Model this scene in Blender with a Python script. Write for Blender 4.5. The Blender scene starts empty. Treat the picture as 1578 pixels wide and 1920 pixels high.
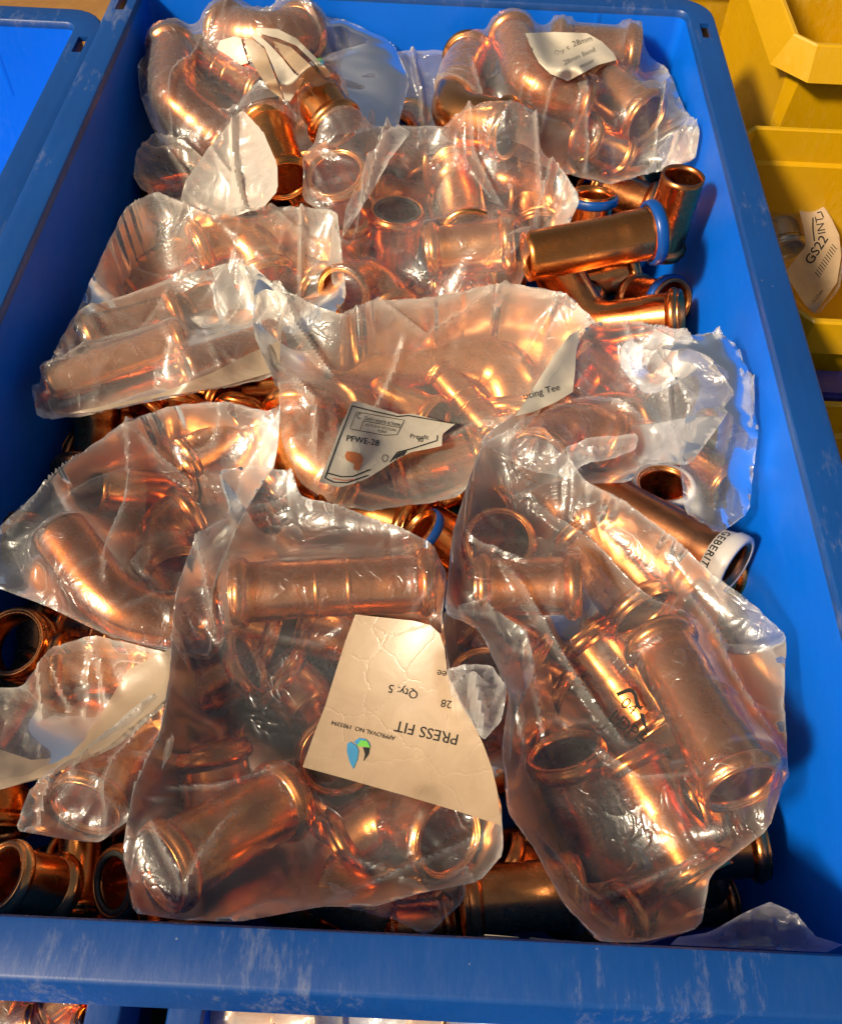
import bpy, bmesh, math, random
import numpy as np
from mathutils import Vector, Matrix
from mathutils.bvhtree import BVHTree

random.seed(7); rng = np.random.default_rng(7)
scene = bpy.context.scene
col = scene.collection

# ------------------------------------------------------------------ camera
H = 0.293                       # camera height above the crate rim (rim top is z = 0)
FPX, CX, CY = 1600.0, 789.0, 960.0
_y = np.array([117.0, 2427.0, FPX]); _y /= np.linalg.norm(_y)
_x = np.array([2427.0, -117.0, 0.0]); _x /= np.linalg.norm(_x)
_z = np.cross(_x, _y)
_z = -_z if _z[1] < 0 else _z
CAM = np.array([0.0, 0.0, H])
RT = np.array([_x[0], _y[0], _z[0]])      # camera right / up / forward in world axes
UP = np.array([_x[1], _y[1], _z[1]])
FW = np.array([_x[2], _y[2], _z[2]])
cd = bpy.data.cameras.new('camera'); cam = bpy.data.objects.new('camera', cd); col.objects.link(cam)
cd.sensor_fit = 'VERTICAL'; cd.sensor_height = 24.0; cd.lens = FPX / 1920.0 * 24.0
cd.clip_start = 0.01; cd.clip_end = 50
cam.matrix_world = Matrix(((RT[0], UP[0], -FW[0], 0), (RT[1], UP[1], -FW[1], 0), (RT[2], UP[2], -FW[2], H), (0, 0, 0, 1)))
cd.dof.use_dof = False
scene.camera = cam

def ray(px, py):
    d = RT * (px - CX) + UP * (CY - py) + FW * FPX
    return d / np.linalg.norm(d)
def P(px, py, z=0.0):           # the point of the photo pixel at height z
    d = ray(px, py); return CAM + d * ((z - H) / d[2])
def ppm(p):                     # pixels per metre at a point
    return FPX / float(np.dot(np.asarray(p) - CAM, FW))

# ------------------------------------------------------------------ world, sun, exposure
SUN = np.array([-0.88, -0.66, 0.95]); SUN /= np.linalg.norm(SUN)
w = bpy.data.worlds.new('World'); scene.world = w; w.use_nodes = True
nt = w.node_tree; bg = nt.nodes['Background']
sk = nt.nodes.new('ShaderNodeTexSky'); sk.sky_type = 'NISHITA'; sk.sun_disc = False
sk.sun_elevation = math.asin(SUN[2]); sk.sun_rotation = math.atan2(SUN[0], SUN[1])
sk.dust_density = 4.0; sk.ozone_density = 0.3
hs = nt.nodes.new('ShaderNodeHueSaturation'); hs.inputs['Saturation'].default_value = 0.75
nt.links.new(sk.outputs[0], hs.inputs['Color']); nt.links.new(hs.outputs[0], bg.inputs[0]); bg.inputs[1].default_value = 0.058
sl = bpy.data.lights.new('sun', 'SUN'); so = bpy.data.objects.new('sun', sl); col.objects.link(so)
sl.energy = 5.0; sl.angle = math.radians(7.0); sl.color = (1.0, 0.82, 0.56)
so.rotation_euler = Vector(SUN).to_track_quat('Z', 'Y').to_euler()
scene.view_settings.view_transform = 'Standard'; scene.view_settings.look = 'None'
scene.view_settings.exposure = 0.33; scene.view_settings.gamma = 1
scene.cycles.transparent_max_bounces = 24
scene.cycles.max_bounces = 7; scene.cycles.glossy_bounces = 5; scene.cycles.diffuse_bounces = 2; scene.cycles.transmission_bounces = 2
scene.cycles.use_adaptive_sampling = True; scene.cycles.adaptive_threshold = 0.03

# ------------------------------------------------------------------ materials
def mat(name):
    m = bpy.data.materials.new(name); m.use_nodes = True
    nt = m.node_tree; nt.nodes.clear()
    out = nt.nodes.new('ShaderNodeOutputMaterial')
    def N(t, **k):
        n = nt.nodes.new(t)
        for a, b in k.items():
            if a[0] == '_': setattr(n, a[1:], b)
            else:
                key = a.replace('__', ' ')
                n.inputs[int(key[1:]) if key[0] == 'i' and key[1:].isdigit() else key].default_value = b
        return n
    return m, nt, out, N
def ramp(N, nt, src, stops):
    r = N('ShaderNodeValToRGB'); e = r.color_ramp.elements
    e[0].position, e[0].color = stops[0][0], (*stops[0][1], 1) if isinstance(stops[0][1], tuple) else (stops[0][1],) * 3 + (1,)
    e[1].position, e[1].color = stops[-1][0], (*stops[-1][1], 1) if isinstance(stops[-1][1], tuple) else (stops[-1][1],) * 3 + (1,)
    for s in stops[1:-1]:
        q = e.new(s[0]); q.color = (*s[1], 1) if isinstance(s[1], tuple) else (s[1],) * 3 + (1,)
    nt.links.new(src, r.inputs[0]); return r

def copper(name, c1, c2, r0, r1, tarn=0.5):
    m, nt, out, N = mat(name); L = nt.links.new
    tc = N('ShaderNodeTexCoord'); oi = N('ShaderNodeObjectInfo')
    add = N('ShaderNodeVectorMath', _operation='ADD'); L(tc.outputs['Object'], add.inputs[0]); L(oi.outputs['Location'], add.inputs[1])
    n1 = N('ShaderNodeTexNoise', Scale=40.0, Detail=5.0, Roughness=0.65); L(add.outputs[0], n1.inputs['Vector'])
    n2 = N('ShaderNodeTexNoise', Scale=600.0, Detail=3.0); L(add.outputs[0], n2.inputs['Vector'])
    n3 = N('ShaderNodeTexNoise', Scale=110.0, Detail=6.0, Roughness=0.7, Distortion=0.5); L(add.outputs[0], n3.inputs['Vector'])
    rc = ramp(N, nt, n1.outputs[0], [(0.32, c1), (0.68, c2)])
    rs = ramp(N, nt, n3.outputs[0], [(0.50, (1.0, 1.0, 1.0)), (0.72, (1 - tarn * 0.45, 1 - tarn * 0.60, 1 - tarn * 0.65))])
    mx = N('ShaderNodeMix', _data_type='RGBA', _blend_type='MULTIPLY'); mx.inputs[0].default_value = 1.0; L(rc.outputs[0], mx.inputs[6]); L(rs.outputs[0], mx.inputs[7])
    n4 = N('ShaderNodeTexNoise', Scale=9.0, Detail=0.0); L(oi.outputs['Location'], n4.inputs['Vector'])
    rt_ = ramp(N, nt, n4.outputs[0], [(0.35, (0.80, 0.68, 0.60)), (0.5, (0.95, 0.90, 0.84)), (0.62, (1.0, 1.0, 1.0))])
    mt = N('ShaderNodeMix', _data_type='RGBA', _blend_type='MULTIPLY'); mt.inputs[0].default_value = 1.0; L(mx.outputs[2], mt.inputs[6]); L(rt_.outputs[0], mt.inputs[7])
    rr = ramp(N, nt, n3.outputs[0], [(0.3, r0), (0.75, r1)])
    b = N('ShaderNodeBump', Strength=0.12, Distance=0.0003); L(n2.outputs[0], b.inputs['Height'])
    b2 = N('ShaderNodeBump', Strength=0.10, Distance=0.002); L(n1.outputs[0], b2.inputs['Height']); L(b.outputs[0], b2.inputs['Normal'])
    p = N('ShaderNodeBsdfPrincipled', Metallic=1.0)
    L(mt.outputs[2], p.inputs['Base Color']); L(rr.outputs[0], p.inputs['Roughness']); L(b2.outputs[0], p.inputs['Normal'])
    L(p.outputs[0], out.inputs[0]); return m
COPPER = copper('copper', (0.94, 0.40, 0.125), (0.84, 0.30, 0.072), 0.19, 0.34)
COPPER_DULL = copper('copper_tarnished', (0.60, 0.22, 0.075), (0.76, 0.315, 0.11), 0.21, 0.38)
COPPER_SHADED = copper('copper_shaded', (0.38, 0.15, 0.065), (0.48, 0.21, 0.10), 0.26, 0.42)  # darker copper: shade on the long coupling put into its colour
COPPER_PINK = copper('copper_bright', (0.95, 0.465, 0.175), (0.90, 0.365, 0.11), 0.17, 0.32)

def plastic(name, c, c2, rough=0.35, wear=0.0, wearcol=(0.35, 0.42, 0.52), spec=0.5, edge=False):
    m, nt, out, N = mat(name); L = nt.links.new
    tc = N('ShaderNodeTexCoord')
    n1 = N('ShaderNodeTexNoise', Scale=9.0, Detail=4.0); L(tc.outputs['Object'], n1.inputs['Vector'])
    rc = ramp(N, nt, n1.outputs[0], [(0.3, c), (0.7, c2)])
    mp = N('ShaderNodeMapping'); mp.inputs['Scale'].default_value = (230, 60, 90); L(tc.outputs['Object'], mp.inputs[0])
    n2 = N('ShaderNodeTexNoise', Scale=1.0, Detail=7.0, Roughness=0.75); L(mp.outputs[0], n2.inputs['Vector'])
    n3 = N('ShaderNodeTexNoise', Scale=14.0, Detail=2.0); L(tc.outputs['Object'], n3.inputs['Vector'])
    ad = N('ShaderNodeMath', _operation='MULTIPLY'); L(n2.outputs[0], ad.inputs[0]); L(n3.outputs[0], ad.inputs[1])
    rw = ramp(N, nt, ad.outputs[0], [(0.29, 0.0), (0.46, wear)])
    # pin scratches and chips
    v = N('ShaderNodeTexVoronoi', Scale=90.0); L(tc.outputs['Object'], v.inputs['Vector'])
    rv = ramp(N, nt, v.outputs['Distance'], [(0.02, min(1.0, wear * 1.2)), (0.04, 0.0)])
    mxw = N('ShaderNodeMath', _operation='MAXIMUM'); L(rw.outputs[0], mxw.inputs[0]); L(rv.outputs[0], mxw.inputs[1])
    mx = N('ShaderNodeMix', _data_type='RGBA'); L(mxw.outputs[0], mx.inputs[0]); L(rc.outputs[0], mx.inputs[6]); mx.inputs[7].default_value = (*wearcol, 1)
    rr = ramp(N, nt, n2.outputs[0], [(0.3, rough - 0.06), (0.7, rough + 0.15)])
    b = N('ShaderNodeBump', Strength=0.25, Distance=0.0004); L(n2.outputs[0], b.inputs['Height'])
    n4 = N('ShaderNodeTexNoise', Scale=7.0, Detail=1.0); L(tc.outputs['Object'], n4.inputs['Vector'])
    b2 = N('ShaderNodeBump', Strength=0.5, Distance=0.003); L(n4.outputs[0], b2.inputs['Height']); L(b.outputs[0], b2.inputs['Normal'])
    p = N('ShaderNodeBsdfPrincipled'); p.inputs['Specular IOR Level'].default_value = spec
    L(mx.outputs[2], p.inputs['Base Color']); L(rr.outputs[0], p.inputs['Roughness']); L(b2.outputs[0], p.inputs['Normal'])
    L(p.outputs[0], out.inputs[0]); return m
BLUE = plastic('blue_crate_plastic', (0.0, 0.108, 0.64), (0.0, 0.125, 0.70), 0.42, 0.12, (0.08, 0.25, 0.8), spec=0.25)
BLUE_RIM = plastic('blue_crate_rim_plastic', (0.002, 0.040, 0.19), (0.003, 0.055, 0.25), 0.38, 0.55, (0.22, 0.24, 0.30))
YELLOW = plastic('yellow_bin_plastic', (0.50, 0.28, 0.0), (0.45, 0.245, 0.0), 0.35, 0.15, (0.8, 0.6, 0.2))
NAVY = plastic('navy_plastic', (0.02, 0.02, 0.16), (0.025, 0.025, 0.19), 0.4, 0.2)
RINGBLUE = plastic('blue_ring_plastic', (0.0, 0.05, 0.26), (0.0, 0.06, 0.30), 0.3, 0.3, (0.3, 0.4, 0.6))
RINGWHITE = plastic('white_ring_plastic', (0.52, 0.48, 0.46), (0.44, 0.41, 0.40), 0.35, 0.4, (0.4, 0.33, 0.3))
BLACK = plastic('black_rubber', (0.015, 0.014, 0.013), (0.03, 0.028, 0.026), 0.45, 0.1)

def film(name, haze, tint=(0.70, 0.71, 0.71), rough=0.13, crinkle=1.0, clear=0.975, plain=False, gmax=0.30):
    m, nt, out, N = mat(name); L = nt.links.new
    tr = N('ShaderNodeBsdfTransparent', Color=(clear, clear * 0.985, clear * 0.965, 1))
    df = N('ShaderNodeBsdfDiffuse', Color=(*tint, 1)); tl = N('ShaderNodeBsdfTranslucent', Color=(*tint, 1))
    dm = N('ShaderNodeMixShader'); dm.inputs[0].default_value = 0.5; L(df.outputs[0], dm.inputs[1]); L(tl.outputs[0], dm.inputs[2])
    gs = N('ShaderNodeBsdfGlossy', Roughness=rough, Color=(1, 1, 1, 1)); gb = N('ShaderNodeBsdfGlossy', Roughness=0.38, Color=(1, 1, 1, 1)); fr = N('ShaderNodeFresnel', IOR=1.62)
    gl = N('ShaderNodeMixShader'); gl.inputs[0].default_value = 0.55; L(gs.outputs[0], gl.inputs[1]); L(gb.outputs[0], gl.inputs[2])
    m1 = N('ShaderNodeMixShader'); m2 = N('ShaderNodeMixShader')
    L(tr.outputs[0], m1.inputs[1]); L(dm.outputs[0], m1.inputs[2]); L(m1.outputs[0], m2.inputs[1]); L(gl.outputs[0], m2.inputs[2]); L(m2.outputs[0], out.inputs[0])
    lw = N('ShaderNodeLayerWeight', Blend=0.35)
    pw = N('ShaderNodeMath', _operation='MULTIPLY_ADD', _use_clamp=True); L(lw.outputs['Facing'], pw.inputs[0]); pw.inputs[1].default_value = haze * 1.4
    pw.inputs[2].default_value = haze; L(pw.outputs[0], m1.inputs[0])
    if plain: L(fr.outputs[0], m2.inputs[0]); return m
    tc = N('ShaderNodeTexCoord')
    nz = N('ShaderNodeTexNoise', Scale=45.0, Detail=1.0); L(tc.outputs['Object'], nz.inputs['Vector'])
    wv = N('ShaderNodeVectorMath', _operation='SCALE'); L(nz.outputs['Color'], wv.inputs[0]); wv.inputs['Scale'].default_value = 0.010
    ad = N('ShaderNodeVectorMath', _operation='ADD'); L(tc.outputs['Object'], ad.inputs[0]); L(wv.outputs[0], ad.inputs[1])
    # crinkles: thin ridges along noise level lines, plus soft waviness
    c1 = N('ShaderNodeTexNoise', Scale=75.0, Detail=2.0, Roughness=0.55, Distortion=0.8); L(ad.outputs[0], c1.inputs['Vector'])
    rv = ramp(N, nt, c1.outputs[0], [(0.40, 0.0), (0.492, 0.25), (0.508, 1.0), (0.56, 0.45), (0.66, 0.0)])
    rm = ramp(N, nt, nz.outputs[0], [(0.42, 0.15), (0.60, 1.0)])
    mu = N('ShaderNodeMath', _operation='MULTIPLY'); L(rv.outputs[0], mu.inputs[0]); L(rm.outputs[0], mu.inputs[1])
    n1 = N('ShaderNodeTexNoise', Scale=210.0, Detail=3.0, Roughness=0.6, Distortion=1.0); L(ad.outputs[0], n1.inputs['Vector'])
    mu2 = N('ShaderNodeMath', _operation='MULTIPLY_ADD'); L(n1.outputs[0], mu2.inputs[0]); mu2.inputs[1].default_value = 0.6; L(mu.outputs[0], mu2.inputs[2])
    b3 = N('ShaderNodeBump', Strength=0.44 * crinkle, Distance=0.0011); L(mu2.outputs[0], b3.inputs['Height'])
    # haze: scuff streaks
    mp = N('ShaderNodeMapping'); mp.inputs['Scale'].default_value = (60, 420, 200); mp.inputs['Rotation'].default_value = (0, 0, 0.7); L(ad.outputs[0], mp.inputs[0])
    n3 = N('ShaderNodeTexNoise', Scale=1.0, Detail=4.0, Roughness=0.7); L(mp.outputs[0], n3.inputs['Vector'])
    rh = ramp(N, nt, n3.outputs[0], [(0.35, haze * 0.8), (0.62, haze * 1.05), (0.80, min(0.9, haze * 1.5 + 0.03))])
    hz = N('ShaderNodeMath', _operation='MULTIPLY_ADD', _use_clamp=True); L(mu.outputs[0], hz.inputs[0]); hz.inputs[1].default_value = 0.05; L(rh.outputs[0], hz.inputs[2])
    at_ = N('ShaderNodeAttribute', _attribute_name='seam')
    sm = N('ShaderNodeMath', _operation='MULTIPLY_ADD', _use_clamp=True); L(at_.outputs['Fac'], sm.inputs[0]); sm.inputs[1].default_value = 0.32; L(hz.outputs[0], sm.inputs[2])  # extra white haze along bag outlines and crease lines
    L(sm.outputs[0], pw.inputs[2])
    L(b3.outputs[0], df.inputs['Normal']); L(b3.outputs[0], gs.inputs['Normal']); L(b3.outputs[0], gb.inputs['Normal']); L(b3.outputs[0], fr.inputs['Normal'])
    c0 = N('ShaderNodeMath', _operation='MULTIPLY_ADD'); L(fr.outputs[0], c0.inputs[0]); c0.inputs[1].default_value = 1.05; c0.inputs[2].default_value = 0.0
    cl = N('ShaderNodeMath', _operation='MINIMUM'); L(c0.outputs[0], cl.inputs[0]); cl.inputs[1].default_value = gmax
    L(cl.outputs[0], m2.inputs[0])
    return m
FILM = film('clear_bag_film', 0.095)
FILM_CLEAR = film('clearer_bag_film', 0.062, crinkle=1.0)
FILM_MILKY = film('milky_bag_film', 0.21, tint=(0.72, 0.68, 0.61), crinkle=0.7)
FILM_WHITE = film('white_folded_film', 0.66, tint=(0.74, 0.70, 0.63), rough=0.25, crinkle=0.4, gmax=0.16)
FILM_CRISP = film('crisp_bag_film', 0.10, tint=(0.78, 0.78, 0.82), rough=0.12, crinkle=1.0)
FILM_BACK = film('back_film', 0.06, tint=(0.76, 0.74, 0.70), rough=0.15, plain=True)

def simple(name, c, rough=0.6, bump=0.3, scale=120, c2=None, metallic=0.0):
    m, nt, out, N = mat(name); L = nt.links.new
    tc = N('ShaderNodeTexCoord')
    n = N('ShaderNodeTexNoise', Scale=float(scale), Detail=6.0, Roughness=0.65); L(tc.outputs['Object'], n.inputs['Vector'])
    rc = ramp(N, nt, n.outputs[0], [(0.3, c), (0.7, c2 or tuple(x * 0.85 for x in c))])
    b = N('ShaderNodeBump', Strength=bump, Distance=0.001); L(n.outputs[0], b.inputs['Height'])
    p = N('ShaderNodeBsdfPrincipled', Roughness=rough, Metallic=metallic)
    L(rc.outputs[0], p.inputs['Base Color']); L(b.outputs[0], p.inputs['Normal']); L(p.outputs[0], out.inputs[0]); return m
def paper(name, c, c2):
    m, nt, out, N = mat(name); L = nt.links.new
    tc = N('ShaderNodeTexCoord')
    n = N('ShaderNodeTexNoise', Scale=60.0, Detail=6.0, Roughness=0.65, Distortion=0.8); L(tc.outputs['Object'], n.inputs['Vector'])
    rc = ramp(N, nt, n.outputs[0], [(0.3, c), (0.7, c2)])
    wv = N('ShaderNodeVectorMath', _operation='SCALE'); L(n.outputs['Color'], wv.inputs[0]); wv.inputs['Scale'].default_value = 0.01
    ad = N('ShaderNodeVectorMath', _operation='ADD'); L(tc.outputs['Object'], ad.inputs[0]); L(wv.outputs[0], ad.inputs[1])
    v = N('ShaderNodeTexVoronoi', _feature='DISTANCE_TO_EDGE', Scale=55.0); L(ad.outputs[0], v.inputs['Vector'])
    rv = ramp(N, nt, v.outputs['Distance'], [(0.0, 1.0), (0.03, 0.0)])
    b0 = N('ShaderNodeBump', Strength=0.05, Distance=0.004); L(n.outputs[0], b0.inputs['Height'])
    b = N('ShaderNodeBump', Strength=0.14, Distance=0.0009); L(rv.outputs[0], b.inputs['Height']); L(b0.outputs[0], b.inputs['Normal'])
    p = N('ShaderNodeBsdfPrincipled', Roughness=0.5)
    p.inputs['Coat Weight'].default_value = 0.5; p.inputs['Coat Roughness'].default_value = 0.3
    L(b.outputs[0], p.inputs['Coat Normal'])
    L(rc.outputs[0], p.inputs['Base Color']); L(b.outputs[0], p.inputs['Normal']); L(p.outputs[0], out.inputs[0]); return m
PAPER = paper('cream_label_paper', (0.38, 0.27, 0.17), (0.31, 0.215, 0.135))
PAPERW = paper('white_label_paper', (0.52, 0.46, 0.37), (0.44, 0.385, 0.31))
INK = simple('black_ink', (0.012, 0.012, 0.012), 0.95, 0.0)
INKBROWN = simple('copper_ink', (0.42, 0.13, 0.04), 0.5, 0.0)
INKRED = simple('pale_red_ink', (0.5, 0.16, 0.12), 0.5, 0.0)
INKBLUE = simple('blue_ink', (0.04, 0.22, 0.42), 0.45, 0.0)
INKGREEN = simple('green_ink', (0.12, 0.42, 0.05), 0.45, 0.0)
WOOD = simple('brown_shelf_board', (0.30, 0.15, 0.035), 0.6, 0.3, 30, (0.22, 0.10, 0.025))
CONCRETE = simple('dark_floor', (0.10, 0.09, 0.08), 0.8, 0.3, 20, (0.06, 0.055, 0.05))
BRASS = simple('brass', (0.55, 0.42, 0.18), 0.3, 0.05, 60, (0.5, 0.36, 0.14), metallic=1.0)

# ------------------------------------------------------------------ object helpers
def mesh_obj(name, verts, faces, m, parent=None, origin=(0, 0, 0), smooth=True):
    me = bpy.data.meshes.new(name)
    v = np.asarray(verts, dtype=float) - np.asarray(origin)
    me.from_pydata(v.tolist(), [], faces if isinstance(faces, list) else faces.tolist())
    me.materials.append(m)
    if smooth: me.polygons.foreach_set('use_smooth', [True] * len(me.polygons))
    me.update()
    o = bpy.data.objects.new(name, me); col.objects.link(o)
    if parent is not None: o.parent = parent
    else: o.location = origin
    return o
def tag(o, label=None, cat=None, group=None, kind=None):
    if label: o['label'] = label
    if cat: o['category'] = cat
    if group: o['group'] = group
    if kind: o['kind'] = kind
    return o
def thing(name, label, cat, origin, group=None):
    o = bpy.data.objects.new(name, None); o.empty_display_size = 0.01
    col.objects.link(o); o.location = origin
    return tag(o, label, cat, group)

def sharp(o, ang=35):
    me = o.data
    me.set_sharp_from_angle(angle=math.radians(ang))

# rounded / chamfered rectangle loop sweep: profile = list of (outward offset, z)
def loop_sweep(x0, x1, y0, y1, rad, profile, seg=6, close=False, cap_first=False):
    verts, faces = [], []
    n = None
    for off, z in profile:
        r = max(rad + off, 0.0005)
        xa, xb, ya, yb = x0 - off, x1 + off, y0 - off, y1 + off
        pts = []
        for cx, cy, a0 in ((xb - r, yb - r, 0), (xa + r, yb - r, 90), (xa + r, ya + r, 180), (xb - r, ya + r, 270)):
            for k in range(seg + 1):
                a = math.radians(a0 + 90 * k / seg)
                pts.append((cx + r * math.cos(a), cy + r * math.sin(a), z))
        n = len(pts); verts += pts
    m = len(profile)
    rng_ = range(m) if close else range(m - 1)
    for i in rng_:
        j = (i + 1) % m
        for k in range(n):
            l = (k + 1) % n
            faces.append((i * n + k, i * n + l, j * n + l, j * n + k))
    if cap_first: faces.append(tuple(range(n))[::-1])
    return verts, faces

# ------------------------------------------------------------------ crates
XL, XR = P(38, 500)[0], P(1409, 500)[0]
YF, YB = P(789, 1749)[1], P(1000, 6)[1]

def finish_boolean(o, cutters):
    for x0, x1, y0, y1, z0, z1 in cutters:
        bm = bmesh.new(); bmesh.ops.create_cube(bm, size=1.0)
        for v in bm.verts:
            v.co = Vector(((x0 + x1) / 2 + v.co.x * (x1 - x0), (y0 + y1) / 2 + v.co.y * (y1 - y0), (z0 + z1) / 2 + v.co.z * (z1 - z0)))
        me = bpy.data.meshes.new('cutter'); bm.to_mesh(me); bm.free()
        c = bpy.data.objects.new('cutter', me); col.objects.link(c); c.parent = o.parent
        md = o.modifiers.new('slot', 'BOOLEAN'); md.object = c; md.operation = 'DIFFERENCE'; md.solver = 'EXACT'
        bpy.context.view_layer.update()
        dg = bpy.context.evaluated_depsgraph_get()
        nm = bpy.data.meshes.new_from_object(o.evaluated_get(dg)); o.modifiers.clear()
        o.data = nm; bpy.data.objects.remove(c)

def crate(label, x0, x1, y0, y1, z, depth, slots=True, group=None, ribs=True):
    ox, oy = (x0 + x1) / 2, (y0 + y1) / 2
    root = thing('plastic_crate', label, 'crate', (ox, oy, z - depth), group)
    og = (ox, oy, z - depth)
    prof = [(-0.0075, z - depth + 0.004), (-0.007, z - depth + 0.006), (0.0, z - 0.0045), (0.0034, z - 0.0045), (-0.003, z - depth), ]
    v, f = loop_sweep(x0, x1, y0, y1, 0.007, prof, cap_first=True)
    n = len(v) // len(prof); f.append(tuple(range(len(v) - n, len(v))))
    b = mesh_obj('body', v, f, BLUE, root, og); sharp(b, 40)
    prof = [(0, z - 0.0045), (0.0002, z - 0.0012), (0.0010, z - 0.0002), (0.0022, z), (0.0165, z), (0.0177, z - 0.0004), (0.0184, z - 0.0015),
            (0.0225, z - 0.020), (0.0210, z - 0.020), (0.0168, z - 0.003), (0.0036, z - 0.003), (0.0034, z - 0.0045)]
    v, f = loop_sweep(x0, x1, y0, y1, 0.007, prof, seg=6, close=True)
    r = mesh_obj('rim', v, f, BLUE_RIM, root, og)
    if slots:
        rel = lambda a, b_, c, d: (a - ox, b_ - ox, c - oy, d - oy, depth - 0.02, depth + 0.01)
        cuts = []
        for ya, yb in ((y1 - 0.034, y1 - 0.016), (y0 + 0.016, y0 + 0.034)):
            cuts.append(rel(x0 - 0.0125, x0 - 0.0065, ya, yb)); cuts.append(rel(x1 + 0.0065, x1 + 0.0125, ya, yb))
        finish_boolean(r, cuts)
        r.data.polygons.foreach_set('use_smooth', [True] * len(r.data.polygons))
    sharp(r, 40)
    if ribs:      # shallow moulded seams on the inner back wall and shallow ribs outside
        for k, t in enumerate((0.30, 0.66, 0.84)):
            xx = x0 + (x1 - x0) * t
            vv = []
            for (a, zz) in ((0.0, z - 0.005), (-0.0062, z - depth + 0.01)):
                yy = y1 + a
                vv += [(xx - 0.0030, yy + 0.0002, zz), (xx - 0.0022, yy - 0.00022, zz), (xx + 0.0022, yy - 0.00022, zz), (xx + 0.0030, yy + 0.0002, zz)]
            mesh_obj('seam', vv, [(0, 4, 5, 1), (1, 5, 6, 2), (2, 6, 7, 3)], BLUE, root, og)
    return root
DEPTH = 0.15
crate('large scuffed blue crate full of bagged copper fittings, its front rim scratched grey', XL, XR, YF, YB, 0, DEPTH)
# neighbour crate at the left
NXR = P(92, 140)[0] ; NYB = P(60, 39)[1]
crate('empty-looking blue crate standing against the left side of the full crate', NXR - (XR - XL), NXR, NYB - (YB - YF), NYB, 0, DEPTH)
# crates one tier lower, in front
LZ = -0.21
lx = P(232, 1890, LZ)[0]; lx2 = P(312, 1890, LZ)[0]; lyb = 0.10
cr3 = crate('blue crate of bare copper fittings, lower left in front of the full crate', lx - 0.37 - 0.019, lx - 0.019, lyb - 0.5, lyb, LZ, 0.15, slots=False, ribs=False)
cr4 = crate('blue crate of white-bagged fittings, lower right in front of the full crate', lx2 + 0.019, lx2 + 0.019 + 0.55, lyb - 0.5, lyb, LZ, 0.15, slots=False, ribs=False)

# shelf board and floor
def box(name, x0, x1, y0, y1, z0, z1, m, parent=None, origin=(0, 0, 0), bev=0.0):
    bm = bmesh.new(); bmesh.ops.create_cube(bm, size=1.0)
    for v in bm.verts:
        v.co = Vector(((x0 + x1) / 2 + v.co.x * (x1 - x0), (y0 + y1) / 2 + v.co.y * (y1 - y0), (z0 + z1) / 2 + v.co.z * (z1 - z0)))
    if bev: bmesh.ops.bevel(bm, geom=bm.edges[:], offset=bev, segments=2, affect='EDGES')
    vs = [tuple(v.co) for v in bm.verts]; fs = [tuple(v.index for v in f.verts) for f in bm.faces]; bm.free()
    return mesh_obj(name, vs, fs, m, parent, origin, smooth=False)
tag(box('shelf_board', -1.2, 1.4, 0.12, 1.3, -0.175, -0.1515, WOOD, bev=0.001), kind='structure')
tag(mesh_obj('floor', [(-6, -6, -0.37), (6, -6, -0.37), (6, 6, -0.37), (-6, 6, -0.37)], [(0, 1, 2, 3)], CONCRETE, smooth=False), kind='structure')

# ------------------------------------------------------------------ yellow bins at the right
def ybin(label, x0, x1, y0, y1, z, depth, skirt=0.02, flare=0.007, ch=0.010, front_low=0.0):
    og = ((x0 + x1) / 2, (y0 + y1) / 2, z - depth)
    root = thing('picking_bin', label, 'bin', og, 'yellow picking bins beside the crate')
    t = 0.0022
    prof = [(-0.009, z - depth + 0.003), (-0.008, z - depth + 0.004), (-0.0035, z - 0.024), (-0.0002, z - 0.0225), (0, z - 0.001), (0.0008, z), (0.0026, z)]
    body = prof[:4] + [(0.0, z - 0.004), (0.0022, z - 0.004), (0.0012, z - 0.022), (-0.0015, z - 0.026), (-0.006, z - depth)]
    v, f = loop_sweep(x0, x1, y0, y1, ch, body, seg=1, cap_first=True)
    n = len(v) // len(body); f.append(tuple(range(len(v) - n, len(v))))
    b = mesh_obj('body', v, f, YELLOW, root, og); sharp(b, 20)
    rim = [(0, z - 0.004), (0, z - 0.0008), (0.0008, z), (0.0030, z), (0.0042, z - 0.001), (0.0042 + flare, z - skirt), (0.0027 + flare, z - skirt), (0.0026, z - 0.003)]
    v, f = loop_sweep(x0, x1, y0, y1, ch, rim, seg=1, close=True)
    r = mesh_obj('rim', v, f, YELLOW, root, og); sharp(r, 20)
    return root
q = P(1521, 78, 0.0); qa = P(1500, 60, 0.0)
ybin('large yellow bin behind, its front face lit bright in the top right corner', qa[0] - 0.001, qa[0] + 0.16, q[1], q[1] + 0.2, 0.0, 0.115, skirt=0.021, flare=0.008, ch=0.009)
q = P(1392, -60, -0.05)
ybin('shaded yellow bin at the back, just past the crate corner slot', q[0] - 0.12, q[0] + 0.028, q[1] + 0.01, q[1] + 0.2, -0.05, 0.10, skirt=0.02, flare=0.003, ch=0.009)
q = P(1470, 243, -0.03); qa = P(1441, 400, -0.03); qb = P(1520, 594, -0.03)
NB = (qa[0], qa[0] + 0.16, qb[1], q[1], -0.03)
ybin('yellow bin holding the bagged grey fitting, right of the crate', NB[0], NB[1], NB[2], NB[3], NB[4], 0.115, skirt=0.022, flare=0.001, ch=0.008)
q = P(1540, 742, -0.07)
o = box('divider_bar', XR + 0.026, 0.6, P(1540, 740, -0.06)[1], P(1540, 690, -0.06)[1], -0.15, -0.06, NAVY, bev=0.002)
tag(o, 'dark navy plastic bar between two yellow bins at the right edge', 'bar')
q = P(1540, 752, -0.06); q2 = P(1560, 1010, -0.06)
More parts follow.
